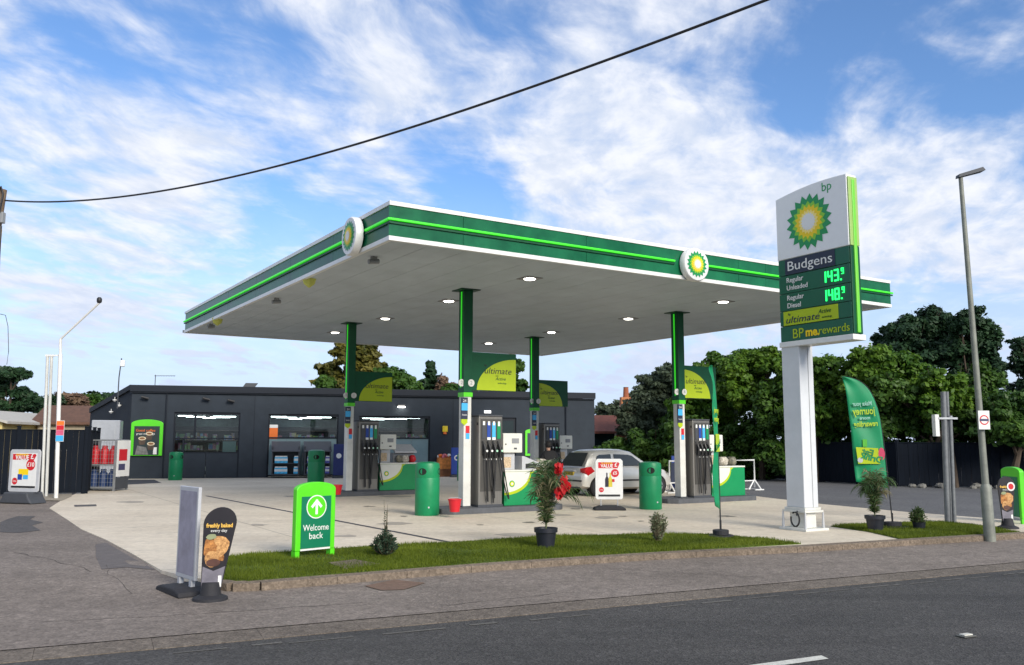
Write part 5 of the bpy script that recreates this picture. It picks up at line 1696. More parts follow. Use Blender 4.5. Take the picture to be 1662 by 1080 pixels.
loft([(X(.035), cab(.74, .70, .86, .90)), (X(.075), cab(.76, .66, .90, 1.18)), (X(.125), cab(.77, .63, .92, 1.40)), (X(.18), cab(.775, .63, .92, 1.455)), (X(.32), cab(.78, .635, .92, 1.485)), (X(.47), cab(.78, .635, .91, 1.475)), (X(.55), cab(.78, .62, .91, 1.42)),
      (X(.66), cab(.77, .62, .90, 1.17)), (X(.76), cab(.74, .66, .88, .93))], 'roof', M_body, car)


def side_pane(pts, name):
    """window laid on the sloping cabin side; pts are (x, z fraction 0 belt..1 roof edge)"""
    for s_ in (-1, 1):
        V = []
        for x, f in pts:
            w0, w1 = .775 * k_, .632 * k_
            y = w0 + (w1 - w0) * (f * .62 / .6 if f < .6 else .65 + (f - .6) / .3 * .35)
            V.append((X(x), s_ * (y + .03), (.925 + .52 * f * .95) * k_))
        MB().add(V, [tuple(range(len(V)))]).build(name, M_cgl, car)


side_pane([(.345, .08), (.62, .08), (.655, .12), (.545, .72), (.50, .80), (.345, .84)], 'side_window')
side_pane([(.145, .14), (.315, .08), (.315, .84), (.19, .80), (.165, .70)], 'quarter_window')
MB().add([(X(.035) - .03, -.62 * k_, .965 * k_), (X(.035) - .03, .62 * k_, .965 * k_), (X(.070) - .035, .60 * k_, 1.16 * k_), (X(.118) - .035, .52 * k_, 1.385 * k_), (X(.118) - .035, -.52 * k_, 1.385 * k_), (X(.070) - .035, -.60 * k_, 1.16 * k_)], [(0, 1, 2, 5), (5, 2, 3, 4)]).build('rear_window', M_cgl, car)
MB().add([(X(.75) + .02, -.62 * k_, .95 * k_), (X(.75) + .02, .62 * k_, .95 * k_), (X(.55) + .02, .52 * k_, 1.43 * k_), (X(.55) + .02, -.52 * k_, 1.43 * k_)], [(0, 1, 2, 3)]).build('windscreen', M_cgl, car)
for s_ in (-1, 1):
    MB().add([(X(.012), s_ * .60 * k_, .68 * k_), (X(.050), s_ * .835 * k_, .67 * k_), (X(.115), s_ * .850 * k_, .80 * k_), (X(.080), s_ * .835 * k_, .95 * k_), (X(.035), s_ * .80 * k_, .93 * k_), (X(.006), s_ * .62 * k_, .88 * k_),
              (X(.012), s_ * .84 * k_, .80 * k_)], [(0, 1, 6), (1, 2, 6), (2, 3, 6), (3, 4, 6), (4, 5, 6), (5, 0, 6)]).build('tail_light', mat('tail_red', (.45, .01, .015), .2, var=0, coat=.5), car)
    MB().add([(X(.985), s_ * .45 * k_, .62 * k_), (X(.94), s_ * .76 * k_, .64 * k_), (X(.91), s_ * .79 * k_, .76 * k_), (X(.97), s_ * .5 * k_, .72 * k_)], [(0, 1, 2, 3)]).build('headlight', M_text, car)
    MB().box(X(.25), s_ * .842 * k_ - .008, .47 * k_, X(.68), s_ * .842 * k_ + .008, .52 * k_).build('side_strip', M_black, car)
    MB().box(X(.36), s_ * .84 * k_ - .012, .80 * k_, X(.40), s_ * .84 * k_ + .012, .83 * k_).build('door_handle', M_black, car)
    MB().box(X(.338), s_ * .835 * k_ - .004, .30 * k_, X(.342), s_ * .835 * k_ + .006, .92 * k_).build('door_gap', M_black, car)
    MB().add([(X(.61), s_ * .80 * k_, .95 * k_), (X(.65), s_ * .80 * k_, .93 * k_), (X(.64), s_ * .97 * k_, .95 * k_), (X(.62), s_ * .97 * k_, .97 * k_), (X(.61), s_ * .80 * k_, 1.06 * k_), (X(.65), s_ * .80 * k_, 1.04 * k_), (X(.64), s_ * .95 * k_, 1.06 * k_), (X(.62), s_ * .95 * k_, 1.08 * k_)],
             [(0, 1, 2, 3), (7, 6, 5, 4), (0, 4, 5, 1), (1, 5, 6, 2), (2, 6, 7, 3), (3, 7, 4, 0)]).build('wing_mirror', M_body, car)
    for xx in (0, WB):
        MB().lathe([(RR_ + .05, s_ * .60 * k_), (RR_ + .05, s_ * .845 * k_)], (xx, 0, RR_ + .015), 22, axis='y').build('wheel_arch', mat('arch_black', (.008, .008, .009), .9), car)
        wt = MB().lathe([(RR_ * .7, s_ * .66 * k_), (RR_, s_ * .68 * k_), (RR_, s_ * .84 * k_), (RR_ * .93, s_ * .862 * k_), (RR_ * .66, s_ * .864 * k_)], (xx, 0, RR_), 26, axis='y').build('wheel', M_rubber, car, smooth=True)
        MB().lathe([(RR_ * .64, s_ * .866 * k_), (RR_ * .60, s_ * .872 * k_), (RR_ * .2, s_ * .878 * k_)], (xx, 0, RR_), 20, axis='y').build('rim', mat('rim_grey', (.28, .28, .29), .35, .6), wt)
        for a in range(0, 360, 60):
            MB().lathe([(.028, s_ * .8741 * k_), (.028, s_ * .8781 * k_)], (xx + .12 * math.cos(R(a)), 0, RR_ + .12 * math.sin(R(a))), 8, axis='y').build('rim_hole', M_black, wt)
MB().box(X(0) - .012, -.26, .66 * k_, X(.02), .26, .77 * k_).build('number_plate', mat('plate_yellow', (.62, .45, .03), .4), car)
text('LJ04 WYB', 0, 0, 0, .1, M_black, car, width=.44, M=Matrix.Translation((X(0) - .014, 0, .715 * k_)) @ Matrix.Rotation(R(-90), 4, 'Z'))
MB().box(X(0) - .014, -.30, .79 * k_, X(.02), .30, .82 * k_).build('boot_handle', M_lgrey, car)
MB().box(X(0) - .016, -.72 * k_, .47 * k_, X(.03), .72 * k_, .52 * k_).build('bumper_strip', M_black, car)
MB().box(X(.005), -.6 * k_, .26 * k_, X(.03), .6 * k_, .31 * k_).build('valance', M_dgrey, car)
MB().tube([(X(.34), .3, 1.48 * k_), (X(.29), .3, 1.62 * k_)], .006, 5).build('aerial', M_black, car)
fwd = Vector((math.cos(HCAR), math.sin(HCAR), 0)); lft = Vector((-fwd.y, fwd.x, 0))
car.location = Pc + lft * hw * .95 + Vector((.10, 0, 0))

# ------------------------------------------------------------------ person at the far pump
def skin_figure(name, joints, edges, m, parent=None, sub=2):
    """joints: name -> (pos, radius); one continuous skinned surface"""
    me = bpy.data.meshes.new(name); names = list(joints); ix = {n: i for i, n in enumerate(names)}
    me.from_pydata([joints[n][0] for n in names], [(ix[a], ix[b]) for a, b in edges], []); me.materials.append(m)
    o = bpy.data.objects.new(name, me); col.objects.link(o)
    if parent: o.parent = parent
    s = o.modifiers.new('skin', 'SKIN')
    sv = me.skin_vertices[0].data
    for i, n in enumerate(names):
        r_ = joints[n][1]; sv[i].radius = r_ if isinstance(r_, tuple) else (r_, r_)
        sv[i].use_root = (i == 0)
    s.use_smooth_shade = True
    b = o.modifiers.new('sub', 'SUBSURF'); b.levels = sub; b.render_levels = sub
    return o


Pp = G(892, 812)
per = thing('person', 'person in black jacket and blue jeans holding a red can by the farthest pump', 'person', tuple(Pp), R(195))
per.scale = (.92, .92, .92)
J = {'pelvis': ((0, 0, .92), (.135, .11)), 'waist': ((0, 0, 1.06), (.125, .095)), 'chest': ((0, -.03, 1.26), (.16, .11)), 'neckb': ((0, -.07, 1.43), (.075, .06)), 'neck': ((0, -.10, 1.47), (.052, .052)), 'head1': ((0, -.13, 1.54), (.07, .08)), 'head2': ((0, -.14, 1.62), (.078, .09)), 'head3': ((0, -.13, 1.69), (.05, .06)),
     'shl': ((-.17, -.05, 1.38), (.065, .065)), 'ell': ((-.25, -.10, 1.13), (.048, .048)), 'wrl': ((-.20, -.28, .98), (.034, .034)), 'shr': ((.17, -.05, 1.38), (.065, .065)), 'elr': ((.25, -.06, 1.12), (.048, .048)), 'wrr': ((.24, -.16, .90), (.034, .034)),
     'hipl': ((-.09, 0, .86), (.095, .095)), 'knl': ((-.10, -.03, .48), (.062, .062)), 'anl': ((-.11, .02, .09), (.042, .042)), 'hipr': ((.09, 0, .86), (.095, .095)), 'knr': ((.11, -.06, .48), (.062, .062)), 'anr': ((.12, -.02, .09), (.042, .042))}
E_ = [('pelvis', 'waist'), ('waist', 'chest'), ('chest', 'neckb'), ('neckb', 'neck'), ('neck', 'head1'), ('head1', 'head2'), ('head2', 'head3'), ('chest', 'shl'), ('shl', 'ell'), ('ell', 'wrl'), ('chest', 'shr'), ('shr', 'elr'), ('elr', 'wrr'), ('pelvis', 'hipl'), ('hipl', 'knl'), ('knl', 'anl'), ('pelvis', 'hipr'), ('hipr', 'knr'), ('knr', 'anr')]
M_skin = mat('skin', (.45, .26, .18), .5, var=.08); M_jack = mat('jacket_black', (.008, .008, .010), .8, var=.3, bump=.3, bscale=25); M_jean = mat('jeans_blue', (.015, .03, .09), .85, var=.25)
bd = skin_figure('body', J, E_, M_skin, per)


def grow(names, g): return {n: (J[n][0], tuple(r + g for r in J[n][1])) for n in names}


jn = ['waist', 'pelvis', 'chest', 'neckb', 'shl', 'ell', 'wrl', 'shr', 'elr', 'wrr']
skin_figure('jacket', grow(jn, .042), [e for e in E_ if e[0] in jn and e[1] in jn], M_jack, per)
jn = ['pelvis', 'hipl', 'knl', 'anl', 'hipr', 'knr', 'anr']
skin_figure('jeans', grow(jn, .03), [e for e in E_ if e[0] in jn and e[1] in jn], M_jean, per)
MB().lathe([(.03, -.10), (.088, -.05), (.10, .02), (.095, .07), (.06, .115), (.01, .13)], (0, -.115, 1.635), 16).build('hair', mat('hair_black', (.008, .006, .006), .7), per, smooth=True)
MB().add([(-.02, -.235, 1.60), (.02, -.235, 1.60), (0, -.25, 1.575), (0, -.225, 1.645)], [(0, 1, 2), (0, 3, 1), (0, 2, 3), (1, 3, 2)]).build('nose', M_skin, per)
for s_ in (-1, 1):
    e = MB().lathe([(.012, -.008), (.016, 0), (.012, .008)], (s_ * .032, -.222, 1.625), 8, axis='y').build('eye', M_text, per)
    c = J['anl' if s_ < 0 else 'anr'][0]
    MB().prism([(c[0] - .045, c[1] - .17), (c[0] + .045, c[1] - .17), (c[0] + .05, c[1] + .07), (c[0] - .05, c[1] + .07)], 'z', 0, .085).build('shoe', M_black, per, bevel=.02)
    w_ = Vector(J['wrl' if s_ < 0 else 'wrr'][0])
    hj = {'palm': (tuple(w_ + Vector((0, -.02, -.04))), (.03, .018)), 'knuckle': (tuple(w_ + Vector((0, -.03, -.075))), (.034, .016))}
    he = [('palm', 'knuckle')]
    for f in range(4):
        bx_ = (f - 1.5) * .018
        hj['f%da' % f] = (tuple(w_ + Vector((bx_, -.045, -.10))), (.009, .009)); hj['f%db' % f] = (tuple(w_ + Vector((bx_, -.035, -.125 - .004 * (f % 3)))), (.008, .008))
        he += [('knuckle', 'f%da' % f), ('f%da' % f, 'f%db' % f)]
    hj['tha'] = (tuple(w_ + Vector((s_ * -.035, -.03, -.06))), (.011, .011)); hj['thb'] = (tuple(w_ + Vector((s_ * -.04, -.045, -.09))), (.009, .009)); he += [('palm', 'tha'), ('tha', 'thb')]
    skin_figure('hand', hj, he, M_skin, per, 1)
q = Pp + Matrix.Rotation(R(195), 3, 'Z') @ Vector((-.19, -.28, .0))
t = thing('fuel_can', 'red plastic fuel can in the hand of the person at the farthest pump', 'fuel can', (q.x, q.y, .53), R(20))
MB().box(-.11, -.07, 0, .11, .07, .25).build('can', M_red, t, bevel=.025)
MB().tube([(-.07, 0, .25), (-.06, 0, .30), (.05, 0, .30), (.07, 0, .25)], .012, 6).build('handle', M_red, t)

# ------------------------------------------------------------------ left side: poles, gas cage, fence, container
t_ = thing('camera_pole', 'tall white pole with a slanting arm carrying a camera, left of the shop', 'pole', tuple(G(91, 809)), 0)
P = G(91, 809); q = at(98, 575, P.y) - P; q2 = at(98, 552, P.y) - P; e = at(161, 492, P.y - .4) - P
MB().tube([(0, 0, 0), tuple(q)], .055, 12).build('pole', M_white, t_, smooth=True)
MB().tube([tuple(q), tuple(q2), tuple(q2 + Vector((.03, 0, .06)))], .038, 10).tube([tuple(q2 + Vector((.0, 0, .02))), tuple(e)], .03, 10).build('arm', M_white, t_, smooth=True)
MB().lathe([(.05, 0), (.07, .04), (.07, .12), (.04, .16)], tuple(e + Vector((0, 0, .0))), 12).build('camera', M_black, t_, smooth=True)
MB().box(q.x - .36, -.02, q.z - .06, q.x, .02, q.z - .02).build('link_bar', M_white, t_)
nb = zat(683, P); nb2 = zat(717, P)
x_ = (q.x) * .45
st = MB().box(x_ - .02, -.075, nb2, x_ + .20, -.06, nb).build('notice', M_white, t_)
for f0, f1, m_ in ((.78, .98, M_orange), (.55, .77, M_red), (.30, .54, mat('notice_pink', (.6, .1, .2), .5)), (.02, .29, M_cyan)):
    MB().box(x_ - .015, -.078, nb2 + (nb - nb2) * f0, x_ + .195, -.0755, nb2 + (nb - nb2) * f1).build('notice_band', m_, st)
P = G(71, 806); q = at(80, 577, P.y) - P
t_ = thing('pipe_pair', 'pair of white pipes standing side by side left of the camera pole', 'pipe', tuple(P), 0)
for o_ in (-.05, .07): MB().tube([(o_, 0, 0), tuple(q + Vector((o_, 0, 0)))], .042, 10).build('pipe', M_offw, t_, smooth=True)
MB().box(q.x - .1, -.04, q.z - .04, q.x + .14, .04, q.z + .02).build('top_clamp', M_white, t_)
patch('concrete_footing', [(56, 812), (70, 801), (118, 797), (116, 806), (100, 813)], .006, mat('footing', (.30, .26, .20), .85, var=.2))

M_fence = mat('fence_dark', (.006, .009, .015), .85, spec=.15, var=.25, stretch=(6, 6, .4), vscale=3)
fA = Vector((-12.95, 26.9, 0)); fB = Vector((-20.5, 22.0, 0))
d = (fA - fB); n_p = 6


def board_fence(A, B, h, label, npan, m=None, post=.10, group='dark board fences', hb=None):
    d = B - A; Ln = d.length; rz = math.atan2(d.y, d.x)
    t = thing('fence', label, 'fence', tuple(A), rz, group)
    m = m or M_fence; hb = hb or h
    for i in range(npan):
        x0, x1 = Ln * i / npan + post / 2, Ln * (i + 1) / npan - post / 2
        mb = MB(); nb_ = max(3, int((x1 - x0) / .15))
        for k in range(nb_):
            a = x0 + (x1 - x0) * k / nb_; b = x0 + (x1 - x0) * (k + 1) / nb_
            o_ = .012 * (k % 2)
            mb.box(a + .002, -.015 + o_, .04, b - .002, .005 + o_, h - .05)
        mb.box(x0, -.03, h - .05, x1, .03, h - .015)
        mb.build('panel', m, t)
    for i in range(npan + 1):
        x = Ln * i / npan
        MB().box(x - post / 2, -post / 2, 0, x + post / 2, post / 2, h + .06).box(x - post * .6, -post * .6, h + .061, x + post * .6, post * .6, h + .09).build('post', m, t)
    return t


hf_ = zat(697, fA)
board_fence(fB, fA, hf_, 'dark board fence at the far left behind the offer board and white poles', 5)
fC = Vector((-14.3, 30.6, 0))
board_fence(fA + Vector((.03, .12, 0)), fC, hf_, 'short dark board fence running back beside the gas bottle cage', 2)

# gas bottle cage
P = G(136, 797); P2 = G(171, 797)
w = 1.0; ht = zat(714, P)
t = thing('gas_cage', 'grey wire cage of red and blue gas bottles beside the left fence', 'gas cage', tuple(P), R(-6))
mb = MB()
for x in (0, w):
    for y in (0, .75): mb.box(x - .03, y - .03, 0, x + .03, y + .03, ht)
for z in (.08, .80, ht - .04):
    mb.box(.03, -.02, z, w - .03, .02, z + .05).box(.03, .73, z, w - .03, .77, z + .05).box(-.02, .03, z, .02, .72, z + .05).box(w - .02, .03, z, w + .02, .72, z + .05)
mb.build('cage_frame', M_galv, t)
mb = MB()
for i in range(11):
    x = .03 + (w - .06) * i / 10; mb.box(x - .004, -.012, .13, x + .004, -.004, ht - .04)
for i in range(12):
    z = .15 + (ht - .25) * i / 11; mb.box(.03, -.0035, z - .004, w - .03, .0035, z + .004)
mb.build('mesh_front', M_galv, t)
MB().box(.0, .02, .05, w, .74, .08).box(0, .02, .80, w, .74, .83).build('shelf', M_galv, t)
MB().box(w + .035, .02, .45, w + .05, .78, ht - .02).build('poster', M_white, t)
MB().box(w + .0505, .12, .95, w + .053, .6, ht - .3).build('poster_print', M_red, t)
MB().box(w + .0505, .12, .65, w + .053, .5, .85).build('poster_print', mat('print_dark', (.05, .05, .12), .6), t)
MB().box(w + .033, .02, .06, w + .040, .76, .42).build('side_sheet', M_dgrey, t)
bp0 = None
for row_, (z, m_, nm) in enumerate(((.082, mat('bottle_dkblue', (.012, .04, .14), .5), 'dark blue'), (.832, M_red, 'red'))):
    for i in range(3):
        for j in range(1):
            gb = thing('gas_bottle', '%s gas bottle on the %s shelf of the cage, %s' % (nm, 'lower' if row_ == 0 else 'upper', ['left', 'middle', 'right'][i]), 'gas bottle', tuple(P + Matrix.Rotation(R(-6), 3, 'Z') @ Vector((.19 + i * .31, .22, z))), 0, nm + ' gas bottles in the cage')
            MB().lathe([(.12, 0), (.14, .02), (.14, .42), (.11, .49), (.05, .52), (.05, .57)], n=18).build('cylinder', m_, gb, smooth=True)
            MB().lathe([(.085, .50), (.085, .60), (.08, .60), (.08, .5)], n=14).build('collar', m_, gb)
            MB().lathe([(.02, .52), (.02, .585)], n=8).build('valve', mat('brass', (.4, .3, .1), .4, .8), gb)
# grey steel container seen over the cage
P = at(150, 700, 34.2); P.z = 0
a = at(148, 700, 33.6); b = at(184, 700, 34.4)
t = thing('steel_container', 'pale grey steel container door behind the gas bottle cage', 'container', (a.x, a.y, 0), R(20))
hh = zat(682, a)
MB().box(0, 0, 0, 1.0, 1.6, hh).build('container_body', mat('container_grey', (.33, .35, .38), .5, var=.1), t, bevel=.03)
MB().box(.80, -.02, .3, .84, -.001, hh - .2).box(.2, -.02, .3, .24, -.001, hh - .2).build('lock_bar', M_galv, t)

# telegraph pole on the left edge and cables
P = Vector((-13.05, 22.0, 0))
tp_ = at(8, 308, 22.0)
t = thing('telegraph_pole', 'old wooden telegraph pole with a grey box at the left edge of the photo', 'pole', (tp_.x - .75, 22.0, 0), 0)
base = Vector((tp_.x - .75, 22.0, 0)); tv = tp_ - base
MB().tube([(0, 0, -.2), tuple(tv + Vector((-.06, 0, .0)))], [.15, .105], 14).build('pole_shaft', M_wood, t, smooth=True)
b1 = at(6, 357, 22) - base
MB().box(b1.x - .12, -.28, b1.z - .14, b1.x + .13, -.13, b1.z + .14).build('junction_box', M_grey, t, bevel=.015)
MB().box(b1.x - .05, -.285, b1.z - .09, b1.x + .05, -.281, b1.z + .0).build('label_plate', mat('faded_orange', (.5, .35, .15), .6), t)
b2 = at(4, 385, 22) - base
MB().box(b2.x - .06, -.16, b2.z - .22, b2.x + .05, -.12, b2.z + .16).build('warning_plate', M_yel, t)
mb = MB().tube([tuple(at(2, 312, 22) - base + Vector((0, -.14, 0))), tuple(at(7, 306, 22) - base + Vector((0, -.15, 0))), tuple(at(11, 318, 22) - base + Vector((0, -.16, 0))), tuple(at(10, 350, 22) - base + Vector((0, -.3, 0)))], .025, 7)
mb.tube([tuple(at(8, 370, 22) - base + Vector((0, -.18, 0))), tuple(at(5, 420, 22) - base + Vector((0, -.18, 0))), tuple(at(3, 460, 22) - base + Vector((0, -.17, 0))), tuple(at(-2, 600, 22) - base + Vector((0, -.17, 0)))], .03, 7)
mb.build('pole_cables', M_black, t, smooth=True)
s0 = [at(x, y, 21.8) - base for x, y in ((0, 510), (9, 512), (13, 530), (14, 570), (11, 592))]
MB().tube([tuple(p) for p in s0], .008, 5).build('loose_wire', M_black, t, smooth=True)
A_ = at(8, 327, 21.9); B_ = at(1250, 0, 11.0)
def on_line(px, py):
    d_ = ray(px, py); u0 = B_ - A_
    # solve A + s u = k d in plan
    det = u0.x * (-d_.y) + d_.x * u0.y
    s_ = (-A_.x * (-d_.y) - d_.x * A_.y) / det if abs(det) > 1e-9 else 0
    k = (A_.y + s_ * u0.y) / d_.y
    return s_, EYE + d_.z * k
smp = [on_line(x, y) for x, y in ((8, 327), (90, 326), (200, 318), (330, 297), (450, 272), (560, 243), (650, 215), (780, 170), (900, 122), (1000, 88), (1120, 48), (1200, 20), (1250, 0))]
cf = np.polyfit([s[0] for s in smp], [s[1] for s in smp], 3)
pts = []
for i in range(70):
    s_ = i / 69 * 1.25
    p = A_ + (B_ - A_) * s_; pts.append((p.x, p.y, float(np.polyval(cf, s_))))
tag(MB().tube(pts, .021, 8).build('overhead_cable', M_black, smooth=True), 'thick black overhead cable sagging across the sky', 'cable')

# ------------------------------------------------------------------ right side: barriers, fence, stones
def barrier(p0, p1, label, banner):
    a, b = p0, p1; d = b - a; w = d.length; rz = math.atan2(d.y, d.x)
    t = thing('barrier', label, 'barrier', tuple(a), rz, 'white tubular barriers')
    h = 1.0
    MB().tube([(0, 0, .1), (0, 0, h), (w, 0, h), (w, 0, .1)], .03, 8).tube([(.03, 0, .32), (w - .03, 0, .32)], .02, 6).build('rail', M_white, t)
    for x in (0, w):
        MB().tube([(x, -.28, .03), (x, 0, .36), (x, .28, .03)], .025, 6).tube([(x - .28, 0, .03), (x, 0, .36)], .022, 6).tube([(x - .3, -.28, .03), (x + .12, -.28, .03), (x + .12, .28, .03), (x - .3, .28, .03)], .022, 6).build('foot', M_white, t)
    if banner:
        bn = MB().box(.06, -.012, .34, w - .06, .0, h - .05).build('banner', M_navy, t)
        text('yo', .55, .52, -.014, .3, M_orange, bn, bold=.01)
        MB().flat(circle(.45, .82, .09), -.014).build('printed_ring', M_text, bn)
    return t


barrier(G(1087, 801), G(1150, 799), 'white tubular barrier with a dark banner behind the right column', True)
barrier(G(1152, 799), G(1225, 796), 'white tubular barrier without a banner, right end standing on the tarmac lane', False)
P = G(1098, 798); t = aboard('notice_board', P + Vector((0, -.2, 0)), R(5), 'royal blue notice board in front of the white barrier', .38, 1.15, M_blue)
MB().flat(circle(0, .82, .09), -.034).build('printed_ring', M_text, t)
rf = [Vector((9.9, 40.8, 0)), Vector((14.2, 32.6, 0)), Vector((19.2, 31.2, 0)), Vector((30, 28.5, 0))]
rl = ['dark board fence on the right behind the barriers, left stretch', 'dark board fence behind the leaning feather flag and metal posts', 'dark board fence at the far right edge behind the street lamp']
for a, b, l_, n_ in zip(rf, rf[1:], rl, (5, 3, 5)): board_fence(a, b, 1.62, l_, n_)
q = random.Random(8); V = MB()
t = None
for i in range(34):
    s = q.random(); p = rf[1].lerp(rf[2], s * 1.9) + Vector((q.uniform(-.2, .2), -q.uniform(.35, .9), 0)); r_ = q.uniform(.10, .24)
    mb = MB(); n, k = 8, 4
    v = []
    for j in range(k + 1):
        ph = math.pi * j / k - math.pi / 2
        for ii in range(n): th = 2 * math.pi * ii / n; w_ = q.uniform(.8, 1.2); v.append((r_ * math.cos(ph) * math.cos(th) * w_, r_ * .8 * math.cos(ph) * math.sin(th) * w_, r_ * .55 * math.sin(ph) * w_ + r_ * .3))
    mb.add(v, [(j * n + ii, j * n + (ii + 1) % n, (j + 1) * n + (ii + 1) % n, (j + 1) * n + ii) for j in range(k) for ii in range(n)])
    tag(mb.build('rock', mat('rock_grey', (.16, .155, .14), .9, var=.3, vscale=4), loc=tuple(p)), 'rough grey stone in the row at the foot of the right fence', 'stone', 'stones along the foot of the right fence')


# ------------------------------------------------------------------ trees
def leaves_in(blobs, n, size, seed, flat=.5, droop=0.0, shell=.55):
    """n leaf-clump faces spread through lumpy ellipsoids; blobs (centre, (rx,ry,rz))"""
    r_ = np.random.RandomState(seed)
    vol = np.array([b[1][0] * b[1][1] * b[1][2] for b in blobs]) ** .75; pr = vol / vol.sum()
    n = int(n * 1.7); size = size * .76
    idx = r_.choice(len(blobs), n, p=pr)
    C = np.array([tuple(b[0]) for b in blobs])[idx]; Rr = np.array([b[1] for b in blobs])[idx]
    d = r_.normal(0, 1, (n, 3)); d /= np.linalg.norm(d, axis=1)[:, None]
    # lumpy radius
    K_ = 34
    sd_ = r_.normal(0, 1, (len(blobs), K_, 3)); sd_ /= np.linalg.norm(sd_, axis=2)[:, :, None]
    sr_ = r_.uniform(.35, .95, (len(blobs), K_)); ss_ = r_.uniform(.16, .38, (len(blobs), K_))
    ki = r_.randint(0, K_, n)
    sub = sd_[idx, ki] * sr_[idx, ki][:, None]; off = d * (ss_[idx, ki] * (.35 + .65 * r_.random(n) ** .5))[:, None]; off[:, 2] *= .7
    use = r_.random(n) < .84
    ph = r_.uniform(0, 6.28, (len(blobs), 4))[idx]
    lump = 1 + .16 * np.sin(d[:, 0] * 5 + ph[:, 0]) + .14 * np.sin(d[:, 1] * 7 + ph[:, 1]) + .16 * np.sin(d[:, 2] * 6 + ph[:, 2]) + .08 * np.sin(d[:, 0] * 13 + ph[:, 3])
    rad = (shell + (1 - shell) * r_.random(n) ** .6) * lump
    c = np.where(use[:, None], C + (sub + off) * Rr, C + d * Rr * rad[:, None] * .72)
    s = size * r_.uniform(.55, 1.35, n)
    nrm = d + r_.normal(0, flat, (n, 3)); nrm[:, 2] += .5; nrm /= np.linalg.norm(nrm, axis=1)[:, None]
    t1 = np.cross(nrm, r_.normal(0, 1, (n, 3))); t1 /= np.linalg.norm(t1, axis=1)[:, None]; t2 = np.cross(nrm, t1)
    t1[:, 2] -= droop
    a = s[:, None] * t1; b = s[:, None] * t2 * .55
    sk_ = r_.uniform(-.3, .3, (n, 1))
    return np.stack([c - a, c - b * 1.0 + a * sk_, c + a, c + b + a * sk_], 1)


def tree(name, label, cat, base, blobs, n, size, m, seed, trunk=.16, group='trees behind the site', limbs=True, **kw):
    t = thing(name, label, cat, tuple(base), 0, group)
    bl_ = [(Vector(c) - base, r) for c, r in blobs]
    quads('crown', leaves_in(bl_, n, size, seed, **kw), m, t)
    q = random.Random(seed); mb = MB()
    top = max(bl_, key=lambda b: b[0].z)[0]
    mid = Vector((top.x * .3, top.y * .3, top.z * .55))
    mb.tube([(0, 0, -.1), (mid.x * .3, 0, mid.z * .5), tuple(mid), tuple(top)], [trunk, trunk * .8, trunk * .5, trunk * .12], 8)
    if limbs:
        for c, r in bl_:
            s = Vector((mid.x * .5, mid.y * .5, min(c.z * .6, mid.z)))
            e = c + Vector((0, 0, r[2] * .4)); mb.tube([tuple(s), tuple(s.lerp(e, .5) + Vector((q.uniform(-.2, .2), 0, .1))), tuple(e)], [trunk * .4, trunk * .22, trunk * .05], 5)
            for _ in range(3):
                e2 = c + Vector((q.uniform(-1, 1) * r[0] * .9, q.uniform(-1, 1) * r[1] * .9, q.uniform(-.2, 1) * r[2] * .9)); mb.tube([tuple(s.lerp(e, .5)), tuple(e2)], [trunk * .16, trunk * .03], 4)
    mb.build('trunk', mat('bark', (.07, .05, .035), .9, var=.3, bump=.4), t)
    return t


def pxblobs(L_, Y, dy=1.0):
    o = []
    for (x, y, rx, rz) in L_:
        p = at(x, y, Y + rnd.uniform(-.6, .6) * dy); k = Y / F
        o.append((p, (rx * k * 1.08, max(.9, min(rx, rz) * k * 1.0), rz * k * .90)))
    return o


ML1 = leaf_mat('leaf_bright', (.028, .090, .009), (.140, .250, .022), .5, .35)
ML2 = leaf_mat('leaf_mid', (.022, .066, .011), (.080, .160, .022), .5, .3)
ML3 = leaf_mat('leaf_dark', (.008, .028, .012), (.026, .066, .022), .6, .15)
ML4 = leaf_mat('leaf_autumn', (.03, .055, .012), (.20, .17, .03), .5, .35)
ML5 = leaf_mat('leaf_greygreen', (.035, .055, .035), (.10, .13, .075), .6, .3)
ML6 = leaf_mat('leaf_twig', (.09, .055, .04), (.20, .13, .08), .7, .2)
fT = lambda x, Y: Vector((at(x, 713, Y).x, Y, 0))
# right hand side, left to right
tree('broadleaf_tree', 'mid green tree right of the shop end, behind the brick chimney', 'tree', fT(1000, 58), pxblobs([(985, 668, 22, 20), (1010, 672, 25, 26), (1040, 655, 28, 24), (975, 690, 22, 26)], 58), 9000, .16, ML5, 31)
tree('broadleaf_tree', 'airy yellow-green tree between the brick chimney and the right column', 'tree', fT(1075, 44), pxblobs([(1062, 625, 34, 26), (1090, 612, 26, 24), (1050, 665, 40, 34), (1085, 660, 30, 40), (1035, 690, 34, 40)], 44), 14000, .15, ML5, 32)
tree('hedge_tree', 'dark green hedge tree rising behind the silver car', 'tree', fT(1030, 42), pxblobs([(1000, 740, 34, 32), (1045, 732, 36, 40), (1085, 735, 32, 50), (985, 760, 26, 26), (1030, 765, 46, 26), (1075, 770, 44, 24), (1100, 700, 34, 50)], 42), 18000, .14, ML2, 33, shell=.35)
tree('hedge_tree', 'bright feathery green tree just left of the thin flag', 'tree', fT(1140, 40), pxblobs([(1130, 620, 36, 34), (1170, 600, 34, 36), (1115, 665, 36, 40), (1160, 660, 44, 44), (1200, 640, 34, 48)], 40), 17000, .15, ML1, 34)
tree('hedge_tree', 'dark hedge mass under the bright tree behind the barriers', 'tree', fT(1165, 39), pxblobs([(1120, 720, 40, 46), (1170, 720, 44, 50), (1220, 715, 44, 54), (1130, 755, 50, 34), (1190, 755, 50, 34), (1240, 755, 40, 34)], 39), 17000, .14, ML2, 35, shell=.3)
